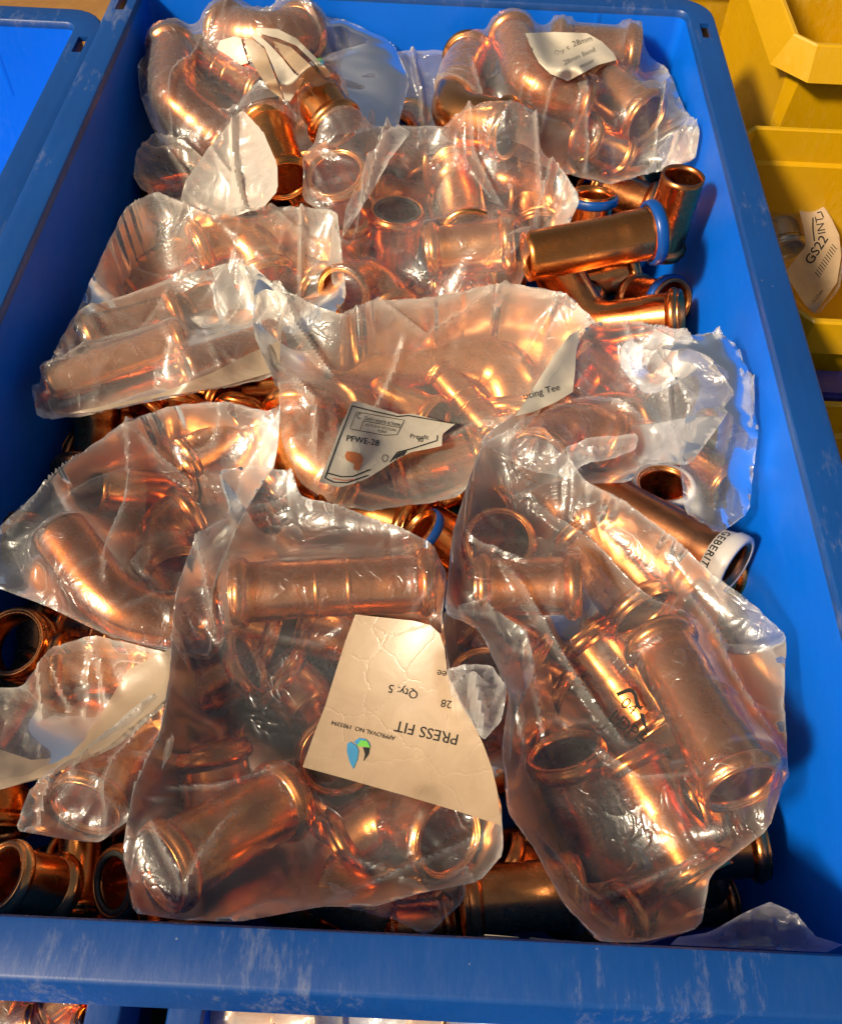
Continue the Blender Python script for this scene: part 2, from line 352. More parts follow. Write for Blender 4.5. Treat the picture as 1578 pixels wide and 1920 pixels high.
ybin('lowest yellow bin, below the navy bar at the right edge', XR + 0.026, 0.55, q2[1] - 0.08, q[1] - 0.003, -0.06, 0.085, skirt=0.02, flare=0.001, ch=0.006)

# ------------------------------------------------------------------ copper press fittings
def Pin(px, py, z, m=0.005):
    p = P(px, py, z); d = ray(px, py)
    if p[1] > YB - m: p = CAM + (p - CAM) * ((YB - m) / p[1])
    if p[0] > XR - 0.0045: p = CAM + (p - CAM) * ((XR - 0.0045) / p[0])
    if p[0] < XL + 0.0035: p = CAM + (p - CAM) * ((XL + 0.0035) / p[0])
    if p[2] < -0.004 and p[1] < YF + 0.003: p = p + np.array([0, YF + 0.003 - p[1], 0])
    return p
FITS = []        # dicts: obj root, segs [(a, b, r)], for sheets and spacing
def frames(path):
    path = np.asarray(path); n = len(path)
    T = np.gradient(path, axis=0); T /= np.linalg.norm(T, axis=1)[:, None]
    u = np.cross(T[0], [0.3, 0.2, 0.93]); 
    if np.linalg.norm(u) < 1e-3: u = np.cross(T[0], [1, 0, 0])
    u /= np.linalg.norm(u); Us = [u]
    for i in range(1, n):
        u = Us[-1] - T[i] * np.dot(Us[-1], T[i]); u /= np.linalg.norm(u); Us.append(u)
    Us = np.array(Us); Vs = np.cross(T, Us)
    return T, Us, Vs
def sweep_tube(path, ro, ri, seg=40):
    """closed wall: outer surface along path then back along the inside"""
    path = np.asarray(path); T, U, V = frames(path)
    a = np.linspace(0, 2 * np.pi, seg, endpoint=False)
    rings = []
    for i in range(len(path)):
        rings.append(path[i] + ro[i] * (np.cos(a)[:, None] * U[i] + np.sin(a)[:, None] * V[i]))
    for i in range(len(path) - 1, -1, -1):
        rings.append(path[i] + ri[i] * (np.cos(a)[:, None] * U[i] + np.sin(a)[:, None] * V[i]))
    v = np.concatenate(rings); m = len(rings); F = []
    for i in range(m):
        j = (i + 1) % m
        for k in range(seg):
            l = (k + 1) % seg
            F.append((i * seg + k, i * seg + l, j * seg + l, j * seg + k))
    return v, F
def lathe(c, ax, prof, seg=44, close=True):
    ax = np.asarray(ax) / np.linalg.norm(ax)
    u = np.cross(ax, [0.3, 0.2, 0.93]); u /= np.linalg.norm(u); v_ = np.cross(ax, u)
    a = np.linspace(0, 2 * np.pi, seg, endpoint=False)
    vs = np.concatenate([c + ax * s + r * (np.cos(a)[:, None] * u + np.sin(a)[:, None] * v_) for s, r in prof])
    m = len(prof); F = []
    for i in range(m if close else m - 1):
        j = (i + 1) % m
        for k in range(seg):
            l = (k + 1) % seg
            F.append((i * seg + l, i * seg + k, j * seg + k, j * seg + l))
    return vs, F
def bendpath(p0, pc, p1, rad, step=0.003):
    """p0 -> pc -> p1 with a rounded corner"""
    p0, pc, p1 = map(np.asarray, (p0, pc, p1))
    a = p0 - pc; b = p1 - pc; la, lb = np.linalg.norm(a), np.linalg.norm(b); a = a / la; b = b / lb
    th = math.acos(np.clip(np.dot(a, b), -1, 1)); 
    d = min(rad / math.tan(th / 2), la * 0.85, lb * 0.85)
    pts = [p0, p0 + (pc + a * d - p0) * 0.5]
    for t in np.linspace(0, 1, 14):
        q = (1 - t) ** 2 * (pc + a * d) + 2 * t * (1 - t) * (pc + (a + b) * d * 0.08) + t ** 2 * (pc + b * d)
        pts.append(q)
    pts += [p1 + (pc + b * d - p1) * 0.5, p1]
    pts = np.array(pts)
    s = np.concatenate([[0], np.cumsum(np.linalg.norm(np.diff(pts, axis=0), axis=1))])
    n = max(int(s[-1] / step), 10); t = np.linspace(0, s[-1], n)
    return np.stack([np.interp(t, s, pts[:, k]) for k in range(3)], 1)
def straight(p0, p1, step=0.003):
    n = max(int(np.linalg.norm(np.asarray(p1) - p0) / step), 6)
    t = np.linspace(0, 1, n)[:, None]; return np.asarray(p0) * (1 - t) + np.asarray(p1) * t
def wallprofile(path, r, e0, e1, r1=None):
    """body radii: full at press zones, slightly waisted between; inside has a pipe stop"""
    s = np.concatenate([[0], np.cumsum(np.linalg.norm(np.diff(path, axis=0), axis=1))]); Lt = s[-1]
    r1 = r1 or r
    rr = r + (r1 - r) * np.clip((s / Lt - 0.40) / 0.20, 0, 1)
    z = r * 1.5
    d0 = s if e0 != 'plain' else np.full_like(s, 9.); d1 = (Lt - s) if e1 != 'plain' else np.full_like(s, 9.)
    near = np.minimum(d0, d1)
    k = np.clip((near - z) / 0.003, 0, 1) * (near < 5)
    ro = rr * (1 - 0.045 * k); ri = rr - 0.0011 - 0.0009 * k
    return ro, ri
def collar(root, c, ax, r, style, og, m):
    """rolled bead that holds the O-ring, with the thin lip in front of it; ax points out of the opening"""
    k = r
    prof = [(-0.52 * k, 1.00 * k), (-0.47 * k, 1.03 * k), (-0.42 * k, 1.11 * k), (-0.35 * k, 1.165 * k), (-0.25 * k, 1.185 * k), (-0.15 * k, 1.17 * k),
            (-0.08 * k, 1.12 * k), (-0.045 * k, 1.08 * k), (0.0, 1.075 * k), (0.035 * k, 1.09 * k), (0.05 * k, 1.065 * k), (0.045 * k, 1.0 * k),
            (-0.04 * k, 0.95 * k), (-0.12 * k, 0.97 * k), (-0.25 * k, 0.985 * k), (-0.4 * k, 0.96 * k), (-0.50 * k, 0.92 * k)]
    if style == 'plain': return
    nm = 'press_collar'
    v, f = lathe(c, ax, prof); o = mesh_obj(nm, v, f, m, root, og)
    if style in ('blue', 'white'):
        if style == 'blue':
            pr = [(-0.50 * k, 1.08 * k), (-0.50 * k, 1.16 * k), (-0.43 * k, 1.235 * k), (-0.28 * k, 1.255 * k), (-0.13 * k, 1.235 * k), (-0.06 * k, 1.16 * k), (-0.06 * k, 1.06 * k)]
        else:
            pr = [(-0.95 * k, 0.99 * k), (-0.95 * k, 1.07 * k), (-0.55 * k, 1.16 * k), (-0.50 * k, 1.19 * k), (-0.40 * k, 1.26 * k), (-0.12 * k, 1.28 * k), (0.02 * k, 1.25 * k), (0.075 * k, 1.18 * k), (0.075 * k, 1.05 * k), (-0.02 * k, 1.03 * k)]
        v, f = lathe(c, ax, pr); o2 = mesh_obj('indicator_ring', v, f, RINGBLUE if style == 'blue' else RINGWHITE, root, og)
        tag(o2, label='%s plastic indicator ring' % style)
    if style == 'black':
        pr = [(-0.1 * k, 0.80 * k), (-0.1 * k, 0.99 * k), (0.03 * k, 1.0 * k), (0.05 * k, 0.92 * k), (0.03 * k, 0.82 * k)]
        v, f = lathe(c, ax, pr); mesh_obj('sealing_ring', v, f, BLACK, root, og)

GROUP = {}
def fitting(name, kind, pts, rpx, label, e=('c', 'c', 'c'), m=None, cat=None, r1=None, bag=None, group=None, bend=1.35, q=None):
    """pts: (px, py, z in mm) of the opening centres; built later, after spacing"""
    W = [P(a, b, z / 1000.) for a, b, z in pts]
    if q:      # q = short/long axis of the mouth's ellipse in the photo: how much the fitting points at the viewer
        d0 = np.linalg.norm(W[0] - CAM); r0_, r1_ = ray(*pts[0][:2]), ray(*pts[1][:2]); pl_ = np.linalg.norm(r0_ - r1_) * d0
        W[1] = CAM + r1_ * (d0 + pl_ * q / math.sqrt(1 - q * q))
    r = rpx / ppm(sum(W) / len(W))
    FITS.append(dict(name=name, kind=kind, W=[np.array(q) for q in W], r=r, label=label, e=e, m=m or COPPER, cat=cat or 'copper fitting',
                     r1=(r1 / ppm(W[-1]) if r1 else None), bag=bag, group=group, bend=bend, fixed=False))
def segs(f):
    W, r = f['W'], f['r']
    if f['kind'] in ('coupling', 'tube'): return [(W[0], W[1], max(r, f['r1'] or 0))]
    if f['kind'] == 'elbow':
        p = bendpath(W[0], W[1], W[2], r * f['bend'], 0.006); return [(p[i], p[i + 1], r) for i in range(0, len(p) - 1)]
    if f['kind'] == 'tee':
        return [(W[0], W[1], r), ((W[0] + W[1]) / 2, W[2], r * 0.98)]
def build_fit(f):
    W, r, m = f['W'], f['r'], f['m']; og = tuple(sum(W) / len(W) - np.array([0, 0, r]))
    root = thing(f['name'], f['label'], f['cat'], og, f['group'])
    st = {'c': 'copper', 'p': 'plain', 'b': 'blue', 'w': 'white', 'k': 'black'}
    e = [st[x] for x in f['e']]
    if f['kind'] in ('coupling', 'tube', 'tee'): path = straight(W[0], W[1])
    else: path = bendpath(W[0], W[1], W[2], r * f['bend'])
    r1 = f['r1']
    ro, ri = wallprofile(path, r, e[0], e[1], r1)
    v, F = sweep_tube(path, ro, ri)
    mesh_obj('body', v, F, m, root, og)
    collar(root, path[0], path[0] - path[1], r, e[0], og, m)
    collar(root, path[-1], path[-1] - path[-2], r1 or r, e[1], og, m)
    if f['kind'] == 'coupling' and r1 is None and f['name'] == 'straight_coupling' and f['bag'] not in ('H', 'B') and np.linalg.norm(W[0] - W[1]) > 4.2 * r:   # rolled depth stops
        for t in (0.42, 0.58):
            c = W[0] * (1 - t) + W[1] * t
            v, F = lathe(c, W[1] - W[0], [(-0.0014, 0.94 * r), (-0.0006, 0.985 * r), (0.0006, 0.985 * r), (0.0014, 0.94 * r)], close=False)
            mesh_obj('depth_stop', v, F, m, root, og)
    if f['kind'] == 'tee':
        c = (W[0] + W[1]) / 2; ax = W[2] - c; Lb = np.linalg.norm(ax); 
        path = straight(c + ax / Lb * r * 0.80, W[2])
        s = np.linalg.norm(path - path[0], axis=1)
        ro = r * (0.955 + 0.30 * np.clip(1 - s / (r * 0.75), 0, 1) ** 2); near = np.linalg.norm(path - W[2], axis=1); ro = np.where(near < 1.4 * r, r, ro)
        v, F = sweep_tube(path, ro, np.full(len(path), r - 0.0015)); mesh_obj('branch', v, F, m, root, og)
        collar(root, W[2], ax, r, e[2], og, m)
    f['root'] = root
    return root

F_ = fitting
# --- bag with the torn PRESS FIT label (front centre)
F_('straight_coupling', 'coupling', [(440, 1112, -24), (810, 1092, -24)], 56, 'long shiny coupling lying level above the beige PRESS FIT label', bag='I')
F_('elbow_fitting', 'elbow', [(642, 1425, -50), (600, 1345, -82), (500, 1255, -66)], 72, 'elbow opening towards the viewer under the lower left corner of the PRESS FIT label', bag='I', m=COPPER_PINK)
F_('straight_coupling', 'coupling', [(300, 1632, -24), (540, 1495, -44)], 72, 'wide coupling at the bottom left of the PRESS FIT bag, mouth facing down left', bag='I', q=0.5)
F_('elbow_fitting', 'elbow', [(842, 1572, -34), (740, 1520, -60), (640, 1590, -66)], 66, 'elbow whose mouth shows just below the lower right corner of the PRESS FIT label', bag='I')
F_('straight_coupling', 'coupling', [(395, 1400, -52), (420, 1570, -68)], 66, 'coupling seen through crinkled film left of the PRESS FIT label', bag='I')
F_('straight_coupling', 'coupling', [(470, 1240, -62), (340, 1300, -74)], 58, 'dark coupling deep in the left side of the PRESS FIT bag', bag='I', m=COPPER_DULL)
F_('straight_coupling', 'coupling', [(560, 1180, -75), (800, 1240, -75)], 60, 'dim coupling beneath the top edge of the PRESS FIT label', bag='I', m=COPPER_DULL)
# --- bag with the LDPE mark (front right)
F_('straight_coupling', 'coupling', [(895, 1100, -42), (1083, 1098, -36)], 54, 'coupling near the top of the LDPE bag, its bead standing upright', bag='H')
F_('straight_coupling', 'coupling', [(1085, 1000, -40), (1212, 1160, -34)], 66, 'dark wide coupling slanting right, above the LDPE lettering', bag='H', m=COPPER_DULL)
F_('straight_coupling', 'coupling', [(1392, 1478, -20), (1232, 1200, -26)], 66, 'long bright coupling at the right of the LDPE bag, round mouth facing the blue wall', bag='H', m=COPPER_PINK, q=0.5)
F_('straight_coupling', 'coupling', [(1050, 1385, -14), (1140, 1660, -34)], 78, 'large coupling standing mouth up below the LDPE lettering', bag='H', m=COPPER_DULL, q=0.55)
F_('elbow_fitting', 'elbow', [(935, 1012, -36), (945, 1050, -72), (880, 1120, -80)], 62, 'elbow with its rounded mouth in the top left of the LDPE bag', bag='H')
F_('tee_fitting', 'tee', [(1180, 1420, -52), (1310, 1650, -52), (1330, 1500, -52)], 64, 'tee between the two big couplings in the lower part of the LDPE bag', bag='H')
F_('straight_coupling', 'coupling', [(1090, 1190, -66), (1230, 1370, -72)], 60, 'shadowed coupling directly behind the LDPE lettering', bag='H')
F_('straight_coupling', 'coupling', [(1150, 1740, -40), (1330, 1640, -60)], 60, 'coupling folded into the bottom tip of the LDPE bag', bag='H', m=COPPER)
# --- small bag between the two
F_('elbow_fitting', 'elbow', [(905, 1262, -36), (915, 1330, -60), (960, 1400, -72)], 62, 'elbow in the narrow bag squeezed right of the PRESS FIT label', bag='N')
F_('straight_coupling', 'coupling', [(880, 1160, -60), (1010, 1240, -66)], 50, 'coupling behind the crumpled white film tip', bag='N')
# --- loose, right middle
F_('long_coupling', 'coupling', [(1042, 874, -50), (1390, 1068, -26)], 46, 'long shaded coupling with white lettered end rings, pointing at the right wall', e=('w', 'w', 'c'), r1=52, cat='long coupling', m=COPPER_SHADED, bag='over')
F_('ringed_coupling', 'coupling', [(1244, 902, -30), (1222, 1010, -70)], 50, 'short coupling with a white lettered ring, beside the long shaded one', e=('w', 'c', 'c'), m=COPPER_DULL, q=0.7)
# --- reducing tee bags (right)
F_('straight_coupling', 'coupling', [(1120, 655, -50), (1272, 782, -32)], 74, 'large coupling in the bag right of the white tee label, dark mouth facing right', bag='G')
F_('elbow_fitting', 'elbow', [(1010, 860, -42), (1060, 790, -48), (1150, 830, -56)], 50, 'elbow under the lower tip of the white tee label', bag='G')
F_('straight_coupling', 'coupling', [(960, 860, -58), (900, 930, -60)], 58, 'coupling at the lower left of the white tee label, above the LDPE bag', bag='G')
F_('straight_coupling', 'coupling', [(1130, 640, -72), (1240, 660, -66)], 50, 'small coupling in the upper edge of the bag right of the white tee label', bag='G')
# --- centre bag with the boxed label
F_('elbow_fitting', 'elbow', [(600, 700, -38), (980, 672, -30), (975, 800, -48)], 76, 'very fat elbow running across above the boxed white label', e=('p', 'c', 'c'), bag='F', m=COPPER)
F_('straight_coupling', 'coupling', [(900, 600, -38), (1060, 630, -40)], 56, 'coupling bulging under the top right of the milky centre bag', bag='F')
F_('elbow_fitting', 'elbow', [(575, 760, -50), (560, 860, -56), (650, 900, -60)], 66, 'elbow at the lower left behind the boxed white label', bag='F')
F_('straight_coupling', 'coupling', [(720, 900, -62), (900, 850, -62)], 54, 'coupling under the right corner of the boxed white label', bag='F')
F_('straight_coupling', 'coupling', [(760, 600, -62), (900, 590, -56)], 50, 'coupling hidden in the top fold of the centre bag', bag='F', m=COPPER_DULL)
# --- centre back bag
F_('straight_coupling', 'coupling', [(628, 322, -8), (658, 410, -60)], 50, 'coupling with its round bright mouth facing the viewer, centre back', bag='C', m=COPPER_PINK, q=0.75)
F_('straight_coupling', 'coupling', [(745, 386, -10), (737, 530, -55)], 49, 'coupling standing mouth up in the middle of the centre back bag', e=('k', 'c', 'c'), bag='C', q=0.55)
F_('tee_fitting', 'tee', [(965, 458, -24), (800, 478, -32), (850, 308, -30)], 48, 'bright tee with one leg pointing up, right half of the centre back bag', bag='C', m=COPPER_PINK)
F_('elbow_fitting', 'elbow', [(640, 550, -42), (700, 500, -58), (740, 590, -60)], 44, 'elbow with a thin bright lip at the lower left of the centre back bag', bag='C')
F_('elbow_fitting', 'elbow', [(900, 330, -60), (1000, 350, -52), (1010, 430, -62)], 42, 'elbow behind the crumpled right end of the centre back bag', bag='C', m=COPPER_DULL)
F_('straight_coupling', 'coupling', [(800, 540, -58), (930, 540, -58)], 44, 'coupling along the bottom edge of the centre back bag', bag='C')
# --- left middle bags
F_('plain_tube', 'tube', [(92, 722, -34), (345, 640, -34)], 37, 'bright plain tube at the left end of the lower left-middle bag', e=('p', 'c', 'c'), bag='El', m=COPPER, cat='copper tube')
F_('plain_tube', 'tube', [(347, 690, -32), (520, 636, -42)], 36, 'plain tube with a thin oval mouth, right part of the lower left-middle bag', e=('p', 'c', 'c'), bag='El', m=COPPER_DULL, cat='copper tube', q=0.35)
F_('straight_coupling', 'coupling', [(160, 640, -46), (330, 585, -50)], 42, 'dark coupling above the bright tube in the lower left-middle bag', bag='El', m=COPPER_DULL)
F_('elbow_fitting', 'elbow', [(350, 590, -52), (420, 540, -46), (480, 610, -60)], 36, 'small elbow at the top of the lower left-middle bag', bag='El')
F_('straight_coupling', 'coupling', [(215, 560, -60), (370, 450, -46)], 50, 'golden coupling in the upper left-middle bag', bag='Eu')
F_('elbow_fitting', 'elbow', [(370, 470, -50), (470, 430, -46), (500, 520, -60)], 46, 'elbow in the middle of the upper left-middle bag', bag='Eu')
F_('straight_coupling', 'coupling', [(500, 460, -60), (600, 540, -66)], 42, 'coupling at the right end of the upper left-middle bag', bag='Eu', m=COPPER_DULL)
# --- back left bag
F_('elbow_fitting', 'elbow', [(400, 270, -52), (300, 190, -34), (300, 90, -34)], 42, 'dark elbow at the far left of the back left bag', bag='A', m=COPPER_DULL)
F_('straight_coupling', 'coupling', [(370, 110, -40), (500, 180, -36)], 40, 'coupling under the striped white label of the back left bag', bag='A')
F_('straight_coupling', 'coupling', [(632, 240, -14), (585, 165, -36)], 46, 'coupling with a wide round mouth at the right of the back left bag', bag='A', m=COPPER_PINK, q=0.6)
F_('straight_coupling', 'coupling', [(535, 340, -28), (500, 225, -42)], 44, 'loose coupling with a dark mouth between the white flap and the centre back bag', m=COPPER, q=0.7)
F_('elbow_fitting', 'elbow', [(430, 60, -60), (520, 80, -50), (560, 60, -60)], 40, 'elbow at the top of the back left bag, behind its label', bag='A', m=COPPER_DULL)
# --- back right bag
F_('elbow_fitting', 'elbow', [(950, 240, -28), (850, 215, -34), (880, 110, -46)], 44, 'elbow curving round the left side of the back right bag', bag='B', m=COPPER_PINK)
F_('elbow_fitting', 'elbow', [(960, 70, -40), (990, 160, -34), (1090, 190, -44)], 36, 'bent fitting below the left corner of the back right label', bag='B')
F_('straight_coupling', 'coupling', [(1092, 256, -24), (1165, 290, -50)], 38, 'coupling with a small round mouth, bottom of the back right bag', bag='B', m=COPPER_PINK, q=0.6)
F_('straight_coupling', 'coupling', [(1214, 225, -10), (1110, 150, -40)], 46, 'coupling with a tall oval mouth near the right end of the back right bag', bag='B', m=COPPER_PINK, q=0.55)
F_('straight_coupling', 'coupling', [(1180, 110, -60), (1040, 100, -60)], 44, 'coupling beneath the back right label', bag='B', m=COPPER_DULL)
# --- loose right back
F_('plain_tube', 'tube', [(1281, 328, 0), (1236, 470, -75)], 41, 'plain dark tube standing up in the right back corner, red inside', e=('p', 'c', 'c'), m=COPPER_DULL, cat='copper tube', q=0.5)
F_('ringed_coupling', 'coupling', [(985, 482, -22), (1236, 434, -14)], 48, 'long polished coupling with a blue ring, right of the centre back bag', e=('p', 'b', 'c'), m=COPPER)
F_('ringed_coupling', 'coupling', [(1112, 362, -34), (1100, 450, -62)], 38, 'upright coupling capped with a blue ring behind the polished one', e=('b', 'c', 'c'))
F_('elbow_fitting', 'elbow', [(1035, 495, -46), (1110, 612, -44), (1290, 592, -24)], 46, 'bare elbow with a bright bead, its mouth at the right wall', m=COPPER_PINK)
F_('tee_fitting', 'tee', [(1115, 560, -66), (1310, 520, -56), (1190, 600, -60)], 48, 'pinkish tee under the blue ringed coupling', m=COPPER_PINK)
F_('ringed_coupling', 'coupling', [(1310, 570, -50), (1230, 560, -72)], 42, 'dark coupling with a blue ring tucked behind the bare elbow', e=('b', 'c', 'c'), m=COPPER_DULL)
F_('straight_coupling', 'coupling', [(1140, 345, -62), (1250, 390, -66)], 38, 'brown coupling in the gap left of the standing dark tube', m=COPPER_DULL)
# --- loose in the middle gaps
F_('ringed_coupling', 'coupling', [(782, 990, -46), (862, 1055, -66)], 42, 'coupling with a dark blue ring peeping out below the centre bag', e=('b', 'c', 'c'))
F_('straight_coupling', 'coupling', [(650, 945, -70), (765, 985, -70)], 42, 'coupling in the dark gap left of the dark blue ring')
F_('straight_coupling', 'coupling', [(425, 740, -62), (560, 735, -62)], 38, 'coupling in the gap below the lower left-middle bag')
F_('straight_coupling', 'coupling', [(180, 745, -78), (190, 880, -80)], 44, 'orange coupling against the left wall below the bright tube')
# --- left side
F_('elbow_fitting', 'elbow', [(115, 1000, -30), (240, 1172, -36), (400, 1165, -50)], 54, 'bent plain ended pipe with a broad orange highlight in the left bag', e=('p', 'c', 'c'), bag='J', bend=2.6, m=COPPER)
F_('straight_coupling', 'coupling', [(345, 862, -44), (452, 800, -44)], 36, 'small bright coupling at the top right of the left bag', bag='J')
F_('plain_tube', 'tube', [(178, 915, -44), (350, 930, -54)], 44, 'tube with a dark plain mouth in the upper left of the left bag', e=('p', 'c', 'c'), bag='J', m=COPPER_DULL, cat='copper tube', q=0.4)
F_('elbow_fitting', 'elbow', [(330, 1080, -56), (290, 1000, -60), (360, 960, -62)], 52, 'dark red elbow inside the curve of the bent pipe', bag='J', m=COPPER_DULL)
F_('straight_coupling', 'coupling', [(20, 1203, -30), (55, 1215, -72)], 62, 'wide ring mouth cut by the left edge of the photo', m=COPPER_PINK, q=0.85)
F_('straight_coupling', 'coupling', [(100, 1245, -48), (275, 1250, -54)], 52, 'orange coupling under film right of the wide ring mouth', bag='K')
F_('straight_coupling', 'coupling', [(160, 1515, -44), (265, 1360, -64)], 62, 'coupling slanting down left below the milky folded film', bag='Kb')
F_('straight_coupling', 'coupling', [(0, 1643, -34), (110, 1668, -55)], 56, 'ring mouth in the bottom left corner of the crate', m=COPPER_PINK, q=0.65)
F_('tee_fitting', 'tee', [(145, 1545, -58), (125, 1790, -58), (60, 1700, -80)], 42, 'upright tube of a tee between two ring mouths, bottom left', m=COPPER)
F_('ringed_coupling', 'coupling', [(212, 1655, -42), (310, 1640, -70)], 56, 'ring mouth with a black seal left of the PRESS FIT bag', e=('k', 'c', 'c'), m=COPPER_DULL, q=0.6)
# --- front edge
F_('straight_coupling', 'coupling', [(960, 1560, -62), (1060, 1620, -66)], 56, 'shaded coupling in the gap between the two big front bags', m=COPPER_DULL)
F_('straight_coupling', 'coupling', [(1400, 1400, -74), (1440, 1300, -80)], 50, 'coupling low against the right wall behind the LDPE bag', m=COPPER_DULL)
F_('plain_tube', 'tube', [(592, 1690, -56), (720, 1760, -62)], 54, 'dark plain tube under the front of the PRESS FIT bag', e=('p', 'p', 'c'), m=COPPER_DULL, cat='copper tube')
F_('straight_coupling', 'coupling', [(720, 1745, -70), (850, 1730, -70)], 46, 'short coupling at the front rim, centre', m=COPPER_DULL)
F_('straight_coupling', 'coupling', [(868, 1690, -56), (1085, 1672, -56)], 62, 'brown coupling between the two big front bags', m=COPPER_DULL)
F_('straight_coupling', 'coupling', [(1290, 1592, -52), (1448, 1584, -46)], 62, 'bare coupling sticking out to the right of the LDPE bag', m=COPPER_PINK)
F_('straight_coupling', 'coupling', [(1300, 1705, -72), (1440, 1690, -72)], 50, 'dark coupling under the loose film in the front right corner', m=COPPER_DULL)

# ---- ease apart fittings that run into each other: each slides along its own line of sight, keeping the photo's layout
def samples(f):
    out = []
    for a, b, r in segs(f):
        n = max(2, int(np.linalg.norm(b - a) / (r * 0.6)) + 1)
        for t in np.linspace(0, 1, n):
            out.append((*(a * (1 - t) + b * t), r))
    return np.array(out)
def relax(fs, iters=40, zmax=-0.012):
    S = [samples(f) for f in fs]; off = [0.0] * len(fs)
    for it in range(iters):
        moved = False
        cen = [s[:, :3].mean(0) for s in S]; rad = [np.linalg.norm(s[:, :3] - c, axis=1).max() + s[0, 3] for s, c in zip(S, cen)]
        for i in range(len(fs)):
            for j in range(i + 1, len(fs)):
                if np.linalg.norm(cen[i] - cen[j]) > rad[i] + rad[j]: continue
                d = np.linalg.norm(S[i][:, None, :3] - S[j][None, :, :3], axis=2) - S[i][0, 3] - S[j][0, 3]
                pen = -d.min()
                if pen < 0.0008: continue
                moved = True
                a, b = np.unravel_index(d.argmin(), d.shape)
                ci = np.linalg.norm(S[i][a, :3] - CAM); cj = np.linalg.norm(S[j][b, :3] - CAM)
                near, far = (i, j) if ci < cj else (j, i)
                m = min(pen * 0.4, 0.004)
                for k, sgn in ((near, -0.35), (far, 1.0)):
                    c = cen[k]; dr = (c - CAM) / np.linalg.norm(c - CAM)
                    sh = dr * m * sgn
                    top = (S[k][:, 2] + S[k][:, 3] * 0.9).max() + sh[2]
                    if sgn < 0 and top > zmax: continue
                    if sgn > 0 and (S[k][:, 2]).min() + sh[2] < -0.135: continue
                    S[k][:, :3] += sh; fs[k]['W'] = [q + sh for q in fs[k]['W']]; cen[k] = cen[k] + sh
        # keep inside the crate
        for k in range(len(fs)):
            s = S[k]; dx = max(0, (XL + 0.002) - (s[:, 0] - s[:, 3]).min()) - max(0, (s[:, 0] + s[:, 3]).max() - (XR - 0.003))
            dy = max(0, (YF + 0.001) - (s[:, 1] - s[:, 3]).min()) - max(0, (s[:, 1] + s[:, 3]).max() - (YB - 0.003))
            if abs(dx) + abs(dy) > 1e-5:
                cc = s[:, :3].mean(0); dr = (cc - CAM) / np.linalg.norm(cc - CAM)
                if dy < 0: sh = -dr * min(abs(dy) / max(dr[1], .2), 0.02)
                else: sh = np.array([dx, dy, 0]) * 0.6
                S[k][:, :3] += sh; fs[k]['W'] = [q + sh for q in fs[k]['W']]
        if not moved: break
import sys
import time as _t; _t0 = _t.time()
relax(FITS)
print('relax', _t.time() - _t0)
for f in FITS: build_fit(f)
NAMED = list(FITS)

# ---- the rest of the pile, glimpsed between and under the bags
deep = []
r2 = random.Random(3)
proto = {}
def deep_fit(x, y, z, r, L, yaw, pit, kind, mt, dark_label, group, yscale=1):
    a = np.array([math.cos(yaw) * math.cos(pit), math.sin(yaw) * math.cos(pit), math.sin(pit)]) * L / 2
    c = np.array([x, y, z])
    f = dict(name='straight_coupling' if kind == 'coupling' else 'elbow_fitting', kind=kind, r=r, label=dark_label, e=('c', 'c', 'c'), m=mt, cat='copper fitting', r1=None, bag=None, group=group, bend=1.35)
    if kind == 'coupling': f['W'] = [c - a, c + a]
    else:
        n = np.cross(a, [0, 0, 1.]); n = n / np.linalg.norm(n) * L * 0.55
        f['W'] = [c - a, c + a * 0.6, c + a * 0.6 + n]
    build_fit(f); return f
allS = np.concatenate([samples(f) for f in NAMED])
nd = 0
for gy in np.arange(YF + 0.02, YB - 0.02, 0.037):
    for gx in np.arange(XL + 0.025, XR - 0.018, 0.040):
        x = gx + r2.uniform(-.008, .008); y = gy + r2.uniform(-.006, .006)
        d = np.hypot(allS[:, 0] - x, allS[:, 1] - y) < 0.024
        zt = min(-0.080, (allS[d, 2] - allS[d, 3]).min() - 0.013) if d.any() else -0.074
        if zt < -0.13: continue
        deep_fit(x, y, zt, r2.uniform(.011, .0135), r2.uniform(.045, .06), r2.uniform(0, 3.14), r2.uniform(-.35, .35), r2.choice(['coupling', 'elbow']), r2.choice([COPPER, COPPER_DULL]),
                 'copper fitting lying deep in the pile, glimpsed between the bags', 'fittings lying deep between the bags')
        nd += 1
print('deep fittings', nd)

# ------------------------------------------------------------------ plastic bags: sheets draped over the fittings
def inside(poly, x, y):
    c = np.zeros(x.shape, bool); n = len(poly)
    for i in range(n):
        x0, y0 = poly[i]; x1, y1 = poly[(i + 1) % n]
        m = ((y0 > y) != (y1 > y)) & (x < (x1 - x0) * (y - y0) / (y1 - y0 + 1e-12) + x0)
        c ^= m
    return c
def nearest(poly, x, y):
    best = np.full(x.shape, 1e9); bx = x.copy(); by = y.copy(); bi = np.zeros(x.shape); n = len(poly)
    for i in range(n):
        a = poly[i]; b = poly[(i + 1) % n]; d = b - a; L2 = d @ d + 1e-15
        t = np.clip(((x - a[0]) * d[0] + (y - a[1]) * d[1]) / L2, 0, 1)
        qx = a[0] + t * d[0]; qy = a[1] + t * d[1]; dd = (qx - x) ** 2 + (qy - y) ** 2
        m = dd < best; best[m] = dd[m]; bx[m] = qx[m]; by[m] = qy[m]; bi[m] = i + t[m]
    return bx, by, bi, np.sqrt(best)
